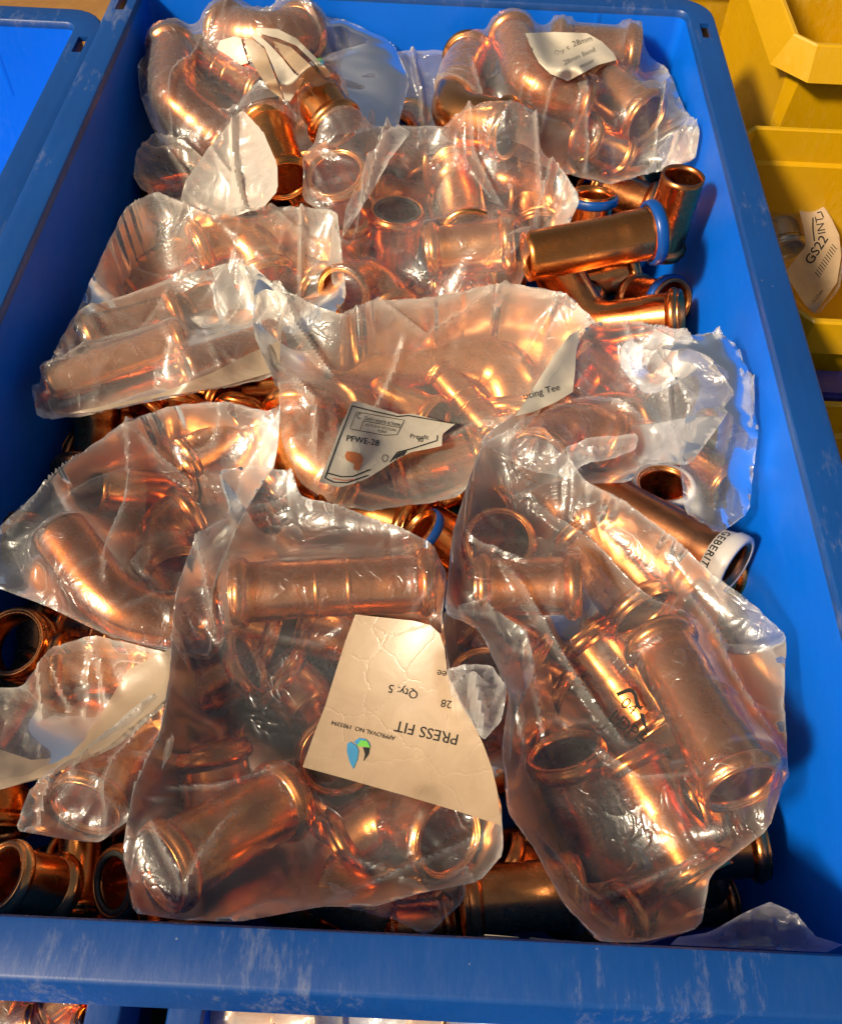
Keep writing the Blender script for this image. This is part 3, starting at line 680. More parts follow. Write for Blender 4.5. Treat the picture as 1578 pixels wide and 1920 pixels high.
def smooth_noise(shape, cell, seed):
    r = np.random.default_rng(seed); gy, gx = int(shape[0] / cell) + 3, int(shape[1] / cell) + 3
    g = r.standard_normal((gy, gx)); yy = np.arange(shape[0]) / cell; xx = np.arange(shape[1]) / cell
    y0 = yy.astype(int); x0 = xx.astype(int); fy = (yy - y0)[:, None]; fx = (xx - x0)[None, :]
    fy = fy * fy * (3 - 2 * fy); fx = fx * fx * (3 - 2 * fx)
    return (g[y0][:, x0] * (1 - fx) + g[y0][:, x0 + 1] * fx) * (1 - fy) + (g[y0 + 1][:, x0] * (1 - fx) + g[y0 + 1][:, x0 + 1] * fx) * fy

HM_S = 0.002; HM_X0, HM_Y0 = XL - 0.02, YF - 0.03
HM = np.full((int((YB - YF + 0.08) / HM_S), int((XR - XL + 0.06) / HM_S)), -0.20)
def hm_sample(x, y):
    i = np.clip(((y - HM_Y0) / HM_S).astype(int), 0, HM.shape[0] - 1); j = np.clip(((x - HM_X0) / HM_S).astype(int), 0, HM.shape[1] - 1)
    return HM[i, j]
def hm_add(x, y, z):
    i = ((y - HM_Y0) / HM_S).astype(int); j = ((x - HM_X0) / HM_S).astype(int)
    ok = (i >= 0) & (i < HM.shape[0]) & (j >= 0) & (j < HM.shape[1])
    np.maximum.at(HM, (i[ok], j[ok]), z[ok])

def cyl_push(X, act, cyls, eps=0.0006, sgn=1):
    """move points that lie inside a solid cylinder out of it (side or end, whichever is nearer)"""
    pts = X[act]
    for a, b, r in cyls:
        lo = np.minimum(a, b) - r - eps; hi = np.maximum(a, b) + r + eps
        m = np.all((pts > lo) & (pts < hi), axis=1)
        if not m.any(): continue
        q = pts[m]; d = b - a; L = np.linalg.norm(d); d = d / L
        s = (q - a) @ d; rad = q - a - s[:, None] * d; rl = np.linalg.norm(rad, axis=1) + 1e-9
        dr = r + eps - rl; ds0 = s + eps; ds1 = L + eps - s
        ins = (dr > 0) & (ds0 > 0) & (ds1 > 0)
        if not ins.any(): continue
        e = np.minimum(ds0, ds1); side = dr <= e
        mv = np.where(side[:, None], rad / rl[:, None] * dr[:, None], np.where((ds0 < ds1)[:, None], -d * ds0[:, None], d * ds1[:, None]))
        q = q + mv * ins[:, None]; pts[m] = q
    X[act] = pts

EDGE_HAZE = {}
def add_creases(X, dil, edge, creases, W, seed, auto, sgn):
    """sharp fold ridges: authored ones as photo pixel polylines, plus short ones running in from the outline"""
    r = np.random.default_rng(seed + 77); lines = []
    zm = float(np.median(X[dil][:, 2]))
    for pts, hh, ww in creases:
        lines.append((np.array([P(a, b, zm)[:2] for a, b in pts]), hh * 1.9 / 1000., ww / 1000.))
    cen = W[:, :2].mean(0)
    for k in range(auto):
        i = r.integers(len(W)); a = W[i, :2]; d = cen - a; d = d / (np.linalg.norm(d) + 1e-9)
        th = r.normal(0, 0.55); d = np.array([d[0] * math.cos(th) - d[1] * math.sin(th), d[0] * math.sin(th) + d[1] * math.cos(th)])
        L = r.uniform(0.012, 0.045); bnd = r.normal(0, 0.12)
        d2 = np.array([d[0] - bnd * d[1], d[1] + bnd * d[0]])
        lines.append((np.array([a, a + d * L * 0.5, a + d * L * 0.5 + d2 * L * 0.5]), r.uniform(0.0006, 0.0022) * r.choice([1, 1, -0.6]), r.uniform(0.0022, 0.0055)))
    x, y = X[..., 0], X[..., 1]; add = np.zeros(x.shape); white = np.zeros(x.shape)
    for pl_, hh, ww in lines:
        best = np.full(x.shape, 1e9); tt = np.zeros(x.shape); side = np.zeros(x.shape); n = len(pl_) - 1
        for i in range(n):
            a, b = pl_[i], pl_[i + 1]; d = b - a; t = np.clip(((x - a[0]) * d[0] + (y - a[1]) * d[1]) / (d @ d + 1e-15), 0, 1)
            dd = np.hypot(a[0] + t * d[0] - x, a[1] + t * d[1] - y); m = dd < best
            best[m] = dd[m]; tt[m] = (i + t[m]) / n; side[m] = (d[0] * (y - a[1]) - d[1] * (x - a[0]))[m]
        wl = np.where(side > 0, ww, ww * 0.55)
        wl = np.maximum(wl, 2.4 * EDGE_HAZE.get('h', 0.001)); prof = np.clip(1 - best / wl, 0, 1); prof = prof * prof * (3 - 2 * prof) * 0.5 + prof * prof * 0.5
        white = np.maximum(white, min(1.0, abs(hh) / 0.004) * np.exp(-(best / 0.0011) ** 2) * np.sin(np.clip(tt, 0, 1) * math.pi * 0.9 + 0.25))
        add += hh * prof * np.sin(np.clip(tt, 0.0, 1) * math.pi * 0.92 + 0.2) 
    EDGE_HAZE['w'] = white
    X = X.copy(); X[..., 2] += np.where(edge, 0, 1) * np.clip(add, -0.004, 0.012) * (1 if sgn > 0 else -1)
    return X

class HF:
    """top (sgn=1) or underside (sgn=-1) height of a set of solid cylinders on a 1 mm grid"""
    def __init__(self, cyls, x0, y0, x1, y1, sgn, s=0.001):
        self.x0, self.y0, self.s, self.sgn = x0, y0, s, sgn
        ny, nx = int((y1 - y0) / s) + 3, int((x1 - x0) / s) + 3
        Hh = np.full((ny, nx), -9.0)
        for a, b, r in cyls:
            if sgn < 0: a = a * np.array([1, 1, -1]); b = b * np.array([1, 1, -1])
            i0 = max(0, int((min(a[0], b[0]) - r - x0) / s)); i1 = min(nx, int((max(a[0], b[0]) + r - x0) / s) + 2)
            j0 = max(0, int((min(a[1], b[1]) - r - y0) / s)); j1 = min(ny, int((max(a[1], b[1]) + r - y0) / s) + 2)
            if i1 <= i0 or j1 <= j0: continue
            X, Y = np.meshgrid(x0 + np.arange(i0, i1) * s, y0 + np.arange(j0, j1) * s)
            L = np.linalg.norm(b - a); d = (b - a) / L
            # ray-cylinder: highest z with radial distance r and 0 <= axial <= L, plus the two end discs
            best = np.full(X.shape, -9.0)
            ax_, ay_, az_ = X - a[0], Y - a[1], -a[2]
            A_ = 1 - d[2] ** 2; m0 = ax_ * d[0] + ay_ * d[1]
            # point = (ax,ay,t): radial^2 = ax^2+ay^2+t^2-(m0+t dz)^2
            Bq = -2 * m0 * d[2]; Cq = ax_ ** 2 + ay_ ** 2 - m0 ** 2 - r * r
            if A_ > 1e-6:
                disc = Bq ** 2 - 4 * A_ * Cq; ok = disc > 0; t = (-Bq + np.sqrt(np.maximum(disc, 0))) / (2 * A_); sx = m0 + t * d[2]
                ok &= (sx >= 0) & (sx <= L); best = np.where(ok, t + a[2], best)
            for c in (a, b):
                if abs(d[2]) > 1e-3:
                    t = -((X - c[0]) * d[0] + (Y - c[1]) * d[1]) / d[2]; rr2 = (X - c[0]) ** 2 + (Y - c[1]) ** 2 + t * t
                    best = np.maximum(best, np.where(rr2 <= r * r, t + c[2], -9))
            Hh[j0:j1, i0:i1] = np.maximum(Hh[j0:j1, i0:i1], best)
        for _ in range(1):
            Pd = np.pad(Hh, 1, mode='edge')
            for dy in range(3):
                for dx in range(3): Hh = np.maximum(Hh, Pd[dy:dy + ny, dx:dx + nx])
        self.H = Hh
    def at(self, x, y):
        fx = (x - self.x0) / self.s; fy = (y - self.y0) / self.s
        i = np.clip(fx.astype(int), 0, self.H.shape[1] - 2); j = np.clip(fy.astype(int), 0, self.H.shape[0] - 2); ax = np.clip(fx - i, 0, 1); ay = np.clip(fy - j, 0, 1); T = self.H
        return (T[j, i] * (1 - ax) + T[j, i + 1] * ax) * (1 - ay) + (T[j + 1, i] * (1 - ax) + T[j + 1, i + 1] * ax) * ay

def drape(px_poly, cyls, slack=1.05, h=0.0014, iters=(70, 45), seed=0, grav=0.00005, floor=True, bump=0.012, sgn=1, crumple=1.0, bend=0.25, wavy=0.0012, creases=(), auto=14, clip=True):
    """px_poly: (px, py, z in metres) outline. A sheet pinned along its outline settles over cyls (sgn=1 from above, -1 from below)."""
    W = np.array([(Pin if clip else P)(a, b, z) for a, b, z in px_poly]); poly = W[:, :2]
    # smooth outline (Chaikin)
    nx = np.roll(W, -1, axis=0); W = np.stack([W * 0.9 + nx * 0.1, W * 0.1 + nx * 0.9], 1).reshape(-1, 3)
    poly = W[:, :2]
    A = np.c_[W[:, 0], W[:, 1], np.ones(len(W))]; pl, *_ = np.linalg.lstsq(A, W[:, 2], rcond=None)
    X = None; EDGE_HAZE['h'] = h
    hf = HF(cyls, poly[:, 0].min() - 0.004, poly[:, 1].min() - 0.004, poly[:, 0].max() + 0.004, poly[:, 1].max() + 0.004, sgn)
    for level, hh in enumerate((h * 2.2, h)):
        x0, y0 = poly.min(0) - hh * 2; x1, y1 = poly.max(0) + hh * 2
        gx = np.arange(x0, x1, hh); gy = np.arange(y0, y1, hh); GX, GY = np.meshgrid(gx, gy)
        ins = inside(poly, GX, GY); dil = ins.copy()
        dil[1:] |= ins[:-1]; dil[:-1] |= ins[1:]; dil[:, 1:] |= ins[:, :-1]; dil[:, :-1] |= ins[:, 1:]
        dil[1:, 1:] |= ins[:-1, :-1]; dil[:-1, :-1] |= ins[1:, 1:]; dil[1:, :-1] |= ins[:-1, 1:]; dil[:-1, 1:] |= ins[1:, :-1]
        edge = dil & ~ins
        bx, by, bi, bd = nearest(poly, GX, GY)
        near_in = ins & (bd < 0.35 * hh)
        edge |= near_in
        RX = np.where(edge, bx, GX); RY = np.where(edge, by, GY)
        i0 = np.floor(bi).astype(int) % len(W); t = bi - np.floor(bi)
        ez = W[i0, 2] * (1 - t) + W[(i0 + 1) % len(W), 2] * t
        wob = np.sin(bi * 2.1 + seed) * 0.5 + np.sin(bi * 5.3 + seed * 2.7) * 0.35 + np.sin(bi * 11.7 + seed) * 0.2
        ez = ez + wavy * wob
        lin = pl[0] * RX + pl[1] * RY + pl[2]
        k = np.exp(-(bd / 0.012) ** 2); rz = lin * (1 - k) + ez * k
        rest = np.stack([RX, RY, rz], 2)
        if X is None:
            Xc = rest.copy(); Xc[..., 2] += sgn * bump * np.minimum(bd / 0.02, 1)
            # start beyond everything it must rest on
            zt = (hf.at(Xc[..., 0], Xc[..., 1]) + 0.004) * sgn
            Xc[..., 2] = np.maximum(Xc[..., 2], zt) if sgn > 0 else np.minimum(Xc[..., 2], zt)
            X = Xc
        else:   # upsample the coarse result as displacement from its rest
            fx = (GX - cgx0) / ch; fy = (GY - cgy0) / ch
            ix = np.clip(fx.astype(int), 0, D.shape[1] - 2); iy = np.clip(fy.astype(int), 0, D.shape[0] - 2)
            ax = np.clip(fx - ix, 0, 1)[..., None]; ay = np.clip(fy - iy, 0, 1)[..., None]
            Dn = (D[iy, ix] * (1 - ax) + D[iy, ix + 1] * ax) * (1 - ay) + (D[iy + 1, ix] * (1 - ax) + D[iy + 1, ix + 1] * ax) * ay
            X = rest + Dn
        X[edge] = rest[edge]
        n1 = smooth_noise(GX.shape, max(3, 0.010 / hh), seed + level) ; n2 = smooth_noise(GX.shape, max(2, 0.004 / hh), seed + 9 + level)
        free = ins & ~edge
        if level: X[..., 2] += (n1 * 0.0012 + n2 * 0.0005) * crumple * free
        aniso = smooth_noise(GX.shape, max(3, 0.035 / hh), seed + 31)
        slx = slack + 0.022 * crumple * np.clip(aniso, -1.2, 1.8); sly = slack + 0.022 * crumple * np.clip(-aniso, -1.2, 1.8)
        valid = dil; Wt = free.astype(float)
        def rl(sa, sb, k=1.0):
            dv = rest[sb] - rest[sa]; dx2 = dv[..., 0] ** 2; dy2 = dv[..., 1] ** 2 + dv[..., 2] ** 2
            f_ = (slx[sa] ** 2 * dx2 + sly[sa] ** 2 * dy2) / np.maximum(dx2 + dy2, 1e-12)
            L = np.linalg.norm(dv, axis=-1) * np.sqrt(f_) * k
            return np.where(valid[sa] & valid[sb], L, 0)
        ny, nx_ = GX.shape; S = slice; C = []
        def addc(dy, dx, kk, mul=1.0):
            # every constraint between (y,x) and (y+dy,x+dx), split into groups that share no vertex
            ay = abs(dy); axx = abs(dx)
            for p in range(2):
                if axx:
                    per = 2 * axx
                    for q in range(axx):
                        st = p * axx + q
                        xs_a = np.arange(st, nx_ - axx, per)
                        if not len(xs_a): continue
                        xa = S(st, nx_ - axx, per); xb = S(st + axx, nx_, per)
                        if dx < 0: xa, xb = xb, xa
                        ya = S(0, ny - ay) if ay else S(0, ny); yb = S(ay, ny) if ay else S(0, ny)
                        C.append(((ya, xa), (yb, xb), kk, mul))
                else:
                    per = 2 * ay
                    for q in range(ay):
                        st = p * ay + q
                        C.append(((S(st, ny - ay, per), S(0, nx_)), (S(st + ay, ny, per), S(0, nx_)), kk, mul))
        addc(0, 1, 0.9); addc(1, 0, 0.9); addc(1, 1, 0.35); addc(1, -1, 0.35); addc(0, 2, bend); addc(2, 0, bend)
        CC = []
        for sa, sb, kk, mul in C:
            L = rl(sa, sb, mul); wa = Wt[sa]; wb = Wt[sb]; ws = wa + wb
            ok = (L > 0) & (ws > 0); ws = np.where(ws > 0, ws, 1)
            CC.append((sa, sb, np.where(ok, L, 0), (wa / ws * kk * ok)[..., None], (wb / ws * kk * ok)[..., None]))
        V = np.zeros_like(X); act = free
        for it in range(iters[level]):
            old = X.copy()
            X[..., 2] -= sgn * grav * free
            X += V * 0.86 * free[..., None]
            for rep in range(2 if level == 0 else 2):
                for sa, sb, L, wa, wb in CC:
                    d = X[sb] - X[sa]; l = np.sqrt((d * d).sum(-1)) + 1e-9
                    g = np.where(L > 0, (l - L) / l, 0)[..., None] * d
                    X[sa] += g * wa; X[sb] -= g * wb
            zc = hf.at(X[..., 0], X[..., 1]) + 0.0007
            if sgn > 0: X[..., 2] = np.where(free & (X[..., 2] < zc), zc, X[..., 2])
            else: X[..., 2] = np.where(free & (X[..., 2] > -zc), -zc, X[..., 2])
            if floor and sgn > 0:
                f = hm_sample(X[..., 0], X[..., 1]) + 0.0008
                X[..., 2] = np.where(free & (X[..., 2] < f) & (X[..., 2] > f - 0.03), f, X[..., 2])
            if clip:
                dr_ = 0.001 + np.clip(-X[..., 2], 0, 0.15) * 0.05
                X[..., 0] = np.clip(X[..., 0], XL + dr_, XR - dr_); X[..., 1] = np.clip(X[..., 1], YF + dr_, YB - dr_)
            V = np.clip(X - old, -0.002, 0.002)
        D = X - rest; D[~dil] = 0
        # spread displacement outwards for sampling
        for _ in range(3):
            cnt = dil.astype(float); acc = D * cnt[..., None]; k2 = cnt.copy()
            for ddy, ddx in ((1, 0), (-1, 0), (0, 1), (0, -1)):
                acc += np.roll(D * cnt[..., None], (ddy, ddx), (0, 1)); k2 += np.roll(cnt, (ddy, ddx), (0, 1))
            D = np.where(dil[..., None], D, acc / np.maximum(k2, 1)[..., None]); 
        ch, cgx0, cgy0 = hh, gx[0], gy[0]
    # mesh
    idx = -np.ones(dil.shape, int); idx[dil] = np.arange(dil.sum())
    a, b, c, d = idx[:-1, :-1], idx[:-1, 1:], idx[1:, 1:], idx[1:, :-1]
    q = (a >= 0) & (b >= 0) & (c >= 0) & (d >= 0)
    # leave out cells whose corners all sit on the outline outside the polygon
    inn = ins.astype(int); q &= (inn[:-1, :-1] + inn[:-1, 1:] + inn[1:, 1:] + inn[1:, :-1]) > 0
    faces = np.stack([a[q], b[q], c[q], d[q]], 1)
    if sgn < 0: faces = faces[:, ::-1]
    for _ in range(16):
        wk = (0.5 if _ < 1 else 0.0) + 0.5 * np.exp(-(bd / 0.0030) ** 2); wk = np.where(free, wk, 0)[..., None]
        Z = np.where(dil[..., None], X, 0); cn = dil.astype(float); ac = np.zeros_like(X); k2 = np.zeros_like(cn)
        for ddy, ddx in ((1, 0), (-1, 0), (0, 1), (0, -1)):
            ac += np.roll(Z, (ddy, ddx), (0, 1)); k2 += np.roll(cn, (ddy, ddx), (0, 1))
        X = X * (1 - wk) + ac / np.maximum(k2, 1)[..., None] * wk
    X[..., 2] = np.where(free, np.maximum(X[..., 2] , hf.at(X[..., 0], X[..., 1]) + 0.0004) if sgn > 0 else X[..., 2], X[..., 2])
    sm_ = np.exp(-(bd / 0.0011) ** 1.3)[dil]
    X = add_creases(X, dil, edge, creases, W, seed, auto, sgn)
    sm_ = np.clip(sm_ + 0.75 * EDGE_HAZE['w'][dil], 0, 1)
    V = X[dil]
    if sgn > 0:
        hm_add(V[:, 0], V[:, 1], V[:, 2])
        mid = (V[faces[:, 0]] + V[faces[:, 2]]) / 2; hm_add(mid[:, 0], mid[:, 1], mid[:, 2])
    used = np.unique(faces); rm = -np.ones(len(V), int); rm[used] = np.arange(len(used))
    EDGE_HAZE['v'] = sm_[used]
    return V[used], rm[faces]

def cyls_of(keys):
    out = []
    for f in NAMED:
        if f['bag'] in keys:
            for a, b, r in segs(f):
                out.append((a, b, r * 1.02))
            st = [(f['W'][0], f['W'][0] - (f['W'][1] - f['W'][0]) / np.linalg.norm(f['W'][1] - f['W'][0]) * -1, 0)]
            for k, (c, o) in enumerate(((f['W'][0], f['W'][1]), (f['W'][-1] if f['kind'] != 'tee' else f['W'][1], f['W'][-2] if f['kind'] == 'elbow' else f['W'][0]))):
                if f['e'][k] == 'p': continue
                rr = f['r1'] if (k == 1 and f['r1']) else f['r']
                u = (o - c) / np.linalg.norm(o - c); out.append((c, c + u * rr * 0.62, rr * (1.30 if f['e'][k] in 'wb' else 1.20)))
            if f['kind'] == 'tee':
                c = f['W'][2]; o = (f['W'][0] + f['W'][1]) / 2; u = (o - c) / np.linalg.norm(o - c); out.append((c, c + u * f['r'] * 0.6, f['r'] * 1.26))
    return out
def raster(cyls):
    for a, b, r in cyls:
        L = np.linalg.norm(b - a)
        for t in np.linspace(0, 1, max(2, int(L / 0.0015))):
            c = a * (1 - t) + b * t
            k = np.linspace(-r, r, int(2 * r / 0.0012) + 1); KX, KY = np.meshgrid(k, k); m = KX ** 2 + KY ** 2 < r * r
            hm_add(c[0] + KX[m], c[1] + KY[m], c[2] + np.sqrt(r * r - KX[m] ** 2 - KY[m] ** 2))

BAGS = {}
def zpoly(pts, ztop, zbot):
    ys = [p[1] for p in pts]; a, b = min(ys), max(ys)
    out = []
    for p in pts:
        if len(p) == 3: out.append((p[0], p[1], p[2] / 1000.))
        else: out.append((p[0], p[1], (ztop + (zbot - ztop) * (p[1] - a) / (b - a)) / 1000.))
    return out
def set_edge_haze(o):
    at = o.data.attributes.new('seam', 'FLOAT', 'POINT'); at.data.foreach_set('value', EDGE_HAZE['v'].astype(np.float32))

def bag(key, label, pts, ztop, zbot, m=None, slack=1.012, seed=0, back=True, items=None, name='plastic_bag', crumple=1.0, h=0.0011, cat='plastic bag', bump=0.012, wavy=0.0012, bend=0.25, iters=(70, 45), group='clear plastic bags of copper fittings', grav=0.00005, creases=(), auto=36, backm=None):
    poly = zpoly(pts, ztop, zbot); cy = cyls_of([key] if items is None else items)
    V, F = drape(poly, cy + LOOSEC, slack, h, seed=seed, crumple=crumple, bump=bump, wavy=wavy, bend=bend, iters=iters, grav=grav, creases=creases, auto=auto)
    c = V.mean(0); og = (c[0], c[1], V[:, 2].min() - 0.03)
    root = thing(name, label, cat, og, group)
    o = mesh_obj('front_sheet', V, F, m or FILM, root, og); sharp(o, 32); set_edge_haze(o)
    if back:
        V2, F2 = drape(poly, cy, slack, 0.0024, seed=seed + 50, floor=False, bump=0.02, sgn=-1, crumple=crumple, iters=(35, 12), wavy=wavy, auto=0)
        mesh_obj('back_sheet', V2, F2, backm or FILM_BACK, root, og)
    raster(cy)
    BAGS[key] = dict(root=root, og=og, bvh=BVHTree.FromPolygons(V.tolist(), F.tolist()), V=V)
    return root

LOOSEC = cyls_of([None]); raster(LOOSEC)
G_ = 'clear plastic bags of copper fittings'
_t0 = _t.time()
bag('K', 'milky folded bag lying flat along the left wall, over an orange coupling', [(-60, 1290), (40, 1290), (95, 1215), (170, 1190), (320, 1225), (315, 1320), (210, 1405), (100, 1452), (0, 1482), (-60, 1490)], -30, -34, FILM_MILKY, 1.02, 1, crumple=0.7, creases=[([(100, 1450), (200, 1380), (315, 1290)], 2, 4), ([(95, 1215), (80, 1330), (60, 1460)], 3, 3.5)])
bag('Kb', 'greyish bag below the milky fold, one coupling slanting in it', [(60, 1475), (140, 1420), (300, 1290), (330, 1400), (250, 1530), (190, 1580), (110, 1572), (28, 1556)], -32, -38, FILM, 1.015, 2, creases=[([(140, 1430), (90, 1500), (60, 1560)], 2.5, 3), ([(300, 1330), (220, 1430), (190, 1570)], 2, 3)])
bag('M', 'small hanging corner of film under the PRESS FIT bag at the front rim', [(610, 1650), (700, 1690), (800, 1660), (880, 1620), (870, 1690), (800, 1755), (740, 1725), (690, 1712), (640, 1700)], -36, -36, FILM, 1.08, 3, back=False, cat='plastic bag')
bag('L', 'loose lilac grey film curling over the front right corner of the crate', [(1235, 1795, -14), (1330, 1748, -12), (1400, 1708, -14), (1445, 1690, -14), (1490, 1712, -18), (1530, 1757, -14), (1600, 1790, -10), (1620, 1840, -24), (1400, 1850, -24), (1230, 1830, -24)], -12, -24, FILM_CRISP, 1.015, 4, back=False, crumple=0.5)
bag('N', 'narrow bag squeezed between the PRESS FIT bag and the LDPE bag', [(832, 1140), (900, 1125), (985, 1180), (1005, 1260), (965, 1340), (955, 1440), (905, 1475), (850, 1390), (826, 1250)], -30, -36, FILM, 1.015, 5, creases=[([(900, 1130), (940, 1200), (960, 1330)], 3, 3), ([(980, 1190), (930, 1290), (905, 1450)], 3, 3)])
bag('AB', 'empty pale bag lying between the two back bags, faint lettering on it', [(690, 96), (760, 94), (850, 98), (900, 120), (870, 190), (870, 262), (800, 262), (735, 262), (700, 240)], -34, -50, FILM_MILKY, 1.015, 21, back=False, items=[], creases=[([(740, 100), (790, 170), (800, 250)], 3, 4)])
bag('AL', 'crumpled cream tail of a bag at the left wall beside the standing white tail', [(250, 330), (254, 290), (288, 248), (345, 262), (410, 320), (390, 380), (310, 380), (262, 352)], -34, -44, FILM_MILKY, 1.02, 22, back=False, items=[], crumple=1.8, creases=[([(260, 300), (320, 300), (380, 350)], 4, 4)])
bag('A', 'back left bag with a striped torn white label on top', [(258, 118), (290, 90), (370, 60), (440, 38), (520, 22), (640, 36), (735, 78), (768, 150), (745, 240), (690, 285), (620, 312), (540, 330), (440, 335), (330, 305), (285, 240), (262, 175)], -22, -52, FILM, 1.015, 6, creases=[([(640, 42), (690, 120), (700, 270)], 4, 5), ([(400, 190), (520, 205), (600, 300)], 3, 3.5), ([(740, 90), (700, 150), (690, 220)], 3, 4), ([(380, 90), (330, 160), (300, 250)], 2.5, 4), ([(450, 45), (560, 60), (640, 110)], 3, 4)])
bag('B', 'back right bag with a crumpled cream label across its top', [(812, 150), (870, 98), (960, 60), (1060, 56), (1160, 74), (1250, 128), (1286, 210), (1312, 246), (1302, 300), (1230, 322), (1150, 345), (1070, 330), (960, 290), (880, 262), (820, 210)], -18, -48, FILM, 1.015, 7, creases=[([(1040, 110), (1100, 200), (1175, 335)], 4, 4), ([(1065, 150), (1020, 200), (955, 275)], 3.5, 4), ([(1240, 130), (1250, 230), (1240, 310)], 3, 3.5), ([(880, 110), (900, 180), (880, 250)], 2.5, 3.5)])
bag('Eu', 'upper of the two beige bags along the left wall, its tail standing up', [(140, 600), (195, 470), (240, 385), (290, 358), (400, 405), (460, 385), (540, 388), (632, 394), (640, 470), (650, 560), (600, 620), (480, 640), (300, 660), (150, 670)], -22, -48, FILM_MILKY, 1.015, 8, creases=[([(255, 372), (330, 390), (402, 412)], 4, 4), ([(402, 410), (370, 450), (330, 470)], 3, 3), ([(585, 395), (570, 470), (560, 560)], 3, 4), ([(402, 412), (480, 440), (640, 500)], 2.5, 3), ([(200, 520), (260, 450), (300, 440)], 2, 3)])
bag('C', 'centre back bag with four open copper mouths showing', [(566, 372), (572, 290), (622, 256), (690, 238), (745, 236), (860, 240), (960, 264), (1040, 300), (1088, 372), (1062, 430), (1004, 480), (978, 525), (960, 570), (800, 610), (640, 600), (615, 500), (625, 420)], -14, -52, FILM, 1.015, 9, h=0.0010, creases=[([(745, 240), (700, 330), (655, 460)], 6, 5), ([(860, 250), (885, 330), (955, 400)], 4, 4), ([(965, 265), (1000, 330), (1045, 410)], 4, 4), ([(1040, 300), (1010, 380), (990, 460)], 3, 3.5), ([(600, 380), (640, 460), (700, 420)], 2.5, 3)])
bag('El', 'lower of the two beige bags along the left wall, square tipped at the crate side', [(58, 722), (84, 716), (105, 650), (150, 580), (300, 530), (440, 490), (480, 502), (540, 560), (525, 640), (527, 700), (420, 728), (300, 748), (180, 776), (72, 786)], -22, -38, FILM_MILKY, 1.015, 10, creases=[([(445, 492), (480, 560), (500, 660)], 4, 4), ([(95, 712), (200, 640), (320, 600)], 2, 3), ([(300, 740), (400, 700), (520, 650)], 2, 4), ([(340, 620), (420, 590), (480, 520)], 2, 3)])
bag('F', 'broad milky centre bag carrying the boxed label with a copper elbow picture', [(478, 506), (545, 552), (640, 590), (700, 562), (800, 560), (880, 542), (960, 530), (1060, 550), (1118, 602), (1092, 622), (1050, 700), (1000, 792), (900, 884), (860, 932), (790, 944), (700, 958), (620, 946), (560, 902), (528, 840), (525, 740), (474, 622)], -14, -44, FILM_MILKY, 1.015, 11, h=0.0014, creases=[([(482, 512), (560, 640), (640, 720)], 4, 4), ([(640, 592), (800, 645), (1000, 565)], 4, 4.5), ([(760, 640), (700, 760), (640, 830)], 3, 4), ([(860, 930), (940, 850), (1005, 780)], 2.5, 4), ([(522, 625), (600, 600), (720, 645)], 3, 3.5), ([(820, 790), (900, 760), (1000, 780)], 3, 4), ([(545, 740), (600, 800), (590, 900)], 2.5, 3)])
bag('Gs', 'empty bag with a wavy zigzag edge standing against the right wall', [(1235, 650), (1290, 628), (1335, 622), (1382, 648), (1408, 720), (1420, 800), (1412, 880), (1402, 962), (1345, 1002), (1285, 960), (1270, 860), (1290, 760), (1260, 700)], -14, -40, FILM_CLEAR, 1.02, 12, back=True, crumple=0.5, wavy=0.002, auto=10, items=[], creases=[([(1300, 640), (1370, 740), (1350, 960)], 6, 5), ([(1380, 660), (1395, 800), (1380, 960)], 4, 3)])
bag('G', 'glossy stiff bag right of the white tee label, pointed at the right', [(1088, 622), (1130, 600), (1205, 604), (1300, 652), (1384, 738), (1352, 792), (1292, 872), (1200, 872), (1180, 905), (1100, 905), (1000, 885), (930, 850), (898, 826), (985, 760), (1050, 662)], -16, -30, FILM_CRISP, 1.015, 13, creases=[([(1135, 604), (1240, 720), (1275, 862)], 4, 4), ([(1200, 635), (1290, 685), (1378, 738)], 4.5, 4), ([(1060, 760), (1150, 740), (1260, 800)], 3, 4), ([(1000, 790), (960, 820), (940, 850)], 3, 3), ([(1160, 650), (1200, 700), (1290, 760)], 3, 3)])
bag('J', 'left bag with a bent orange pipe inside, sharp white ridge in its middle', [(-20, 1010), (60, 930), (140, 858), (222, 798), (330, 758), (430, 754), (508, 772), (526, 758), (522, 830), (512, 880), (470, 940), (440, 1000), (400, 1100), (395, 1230), (330, 1222), (200, 1192), (80, 1132), (-20, 1098)], -18, -30, FILM_CLEAR, 1.015, 14, crumple=1.2, creases=[([(250, 815), (228, 980), (215, 1115)], 8, 6), ([(250, 815), (300, 850), (360, 880)], 4, 4), ([(120, 940), (180, 900), (245, 860)], 3, 3.5), ([(30, 1000), (120, 900), (220, 820)], 2.5, 4), ([(265, 1000), (255, 1060), (300, 1110)], 3, 3), ([(430, 770), (400, 820), (330, 850)], 2, 3)])
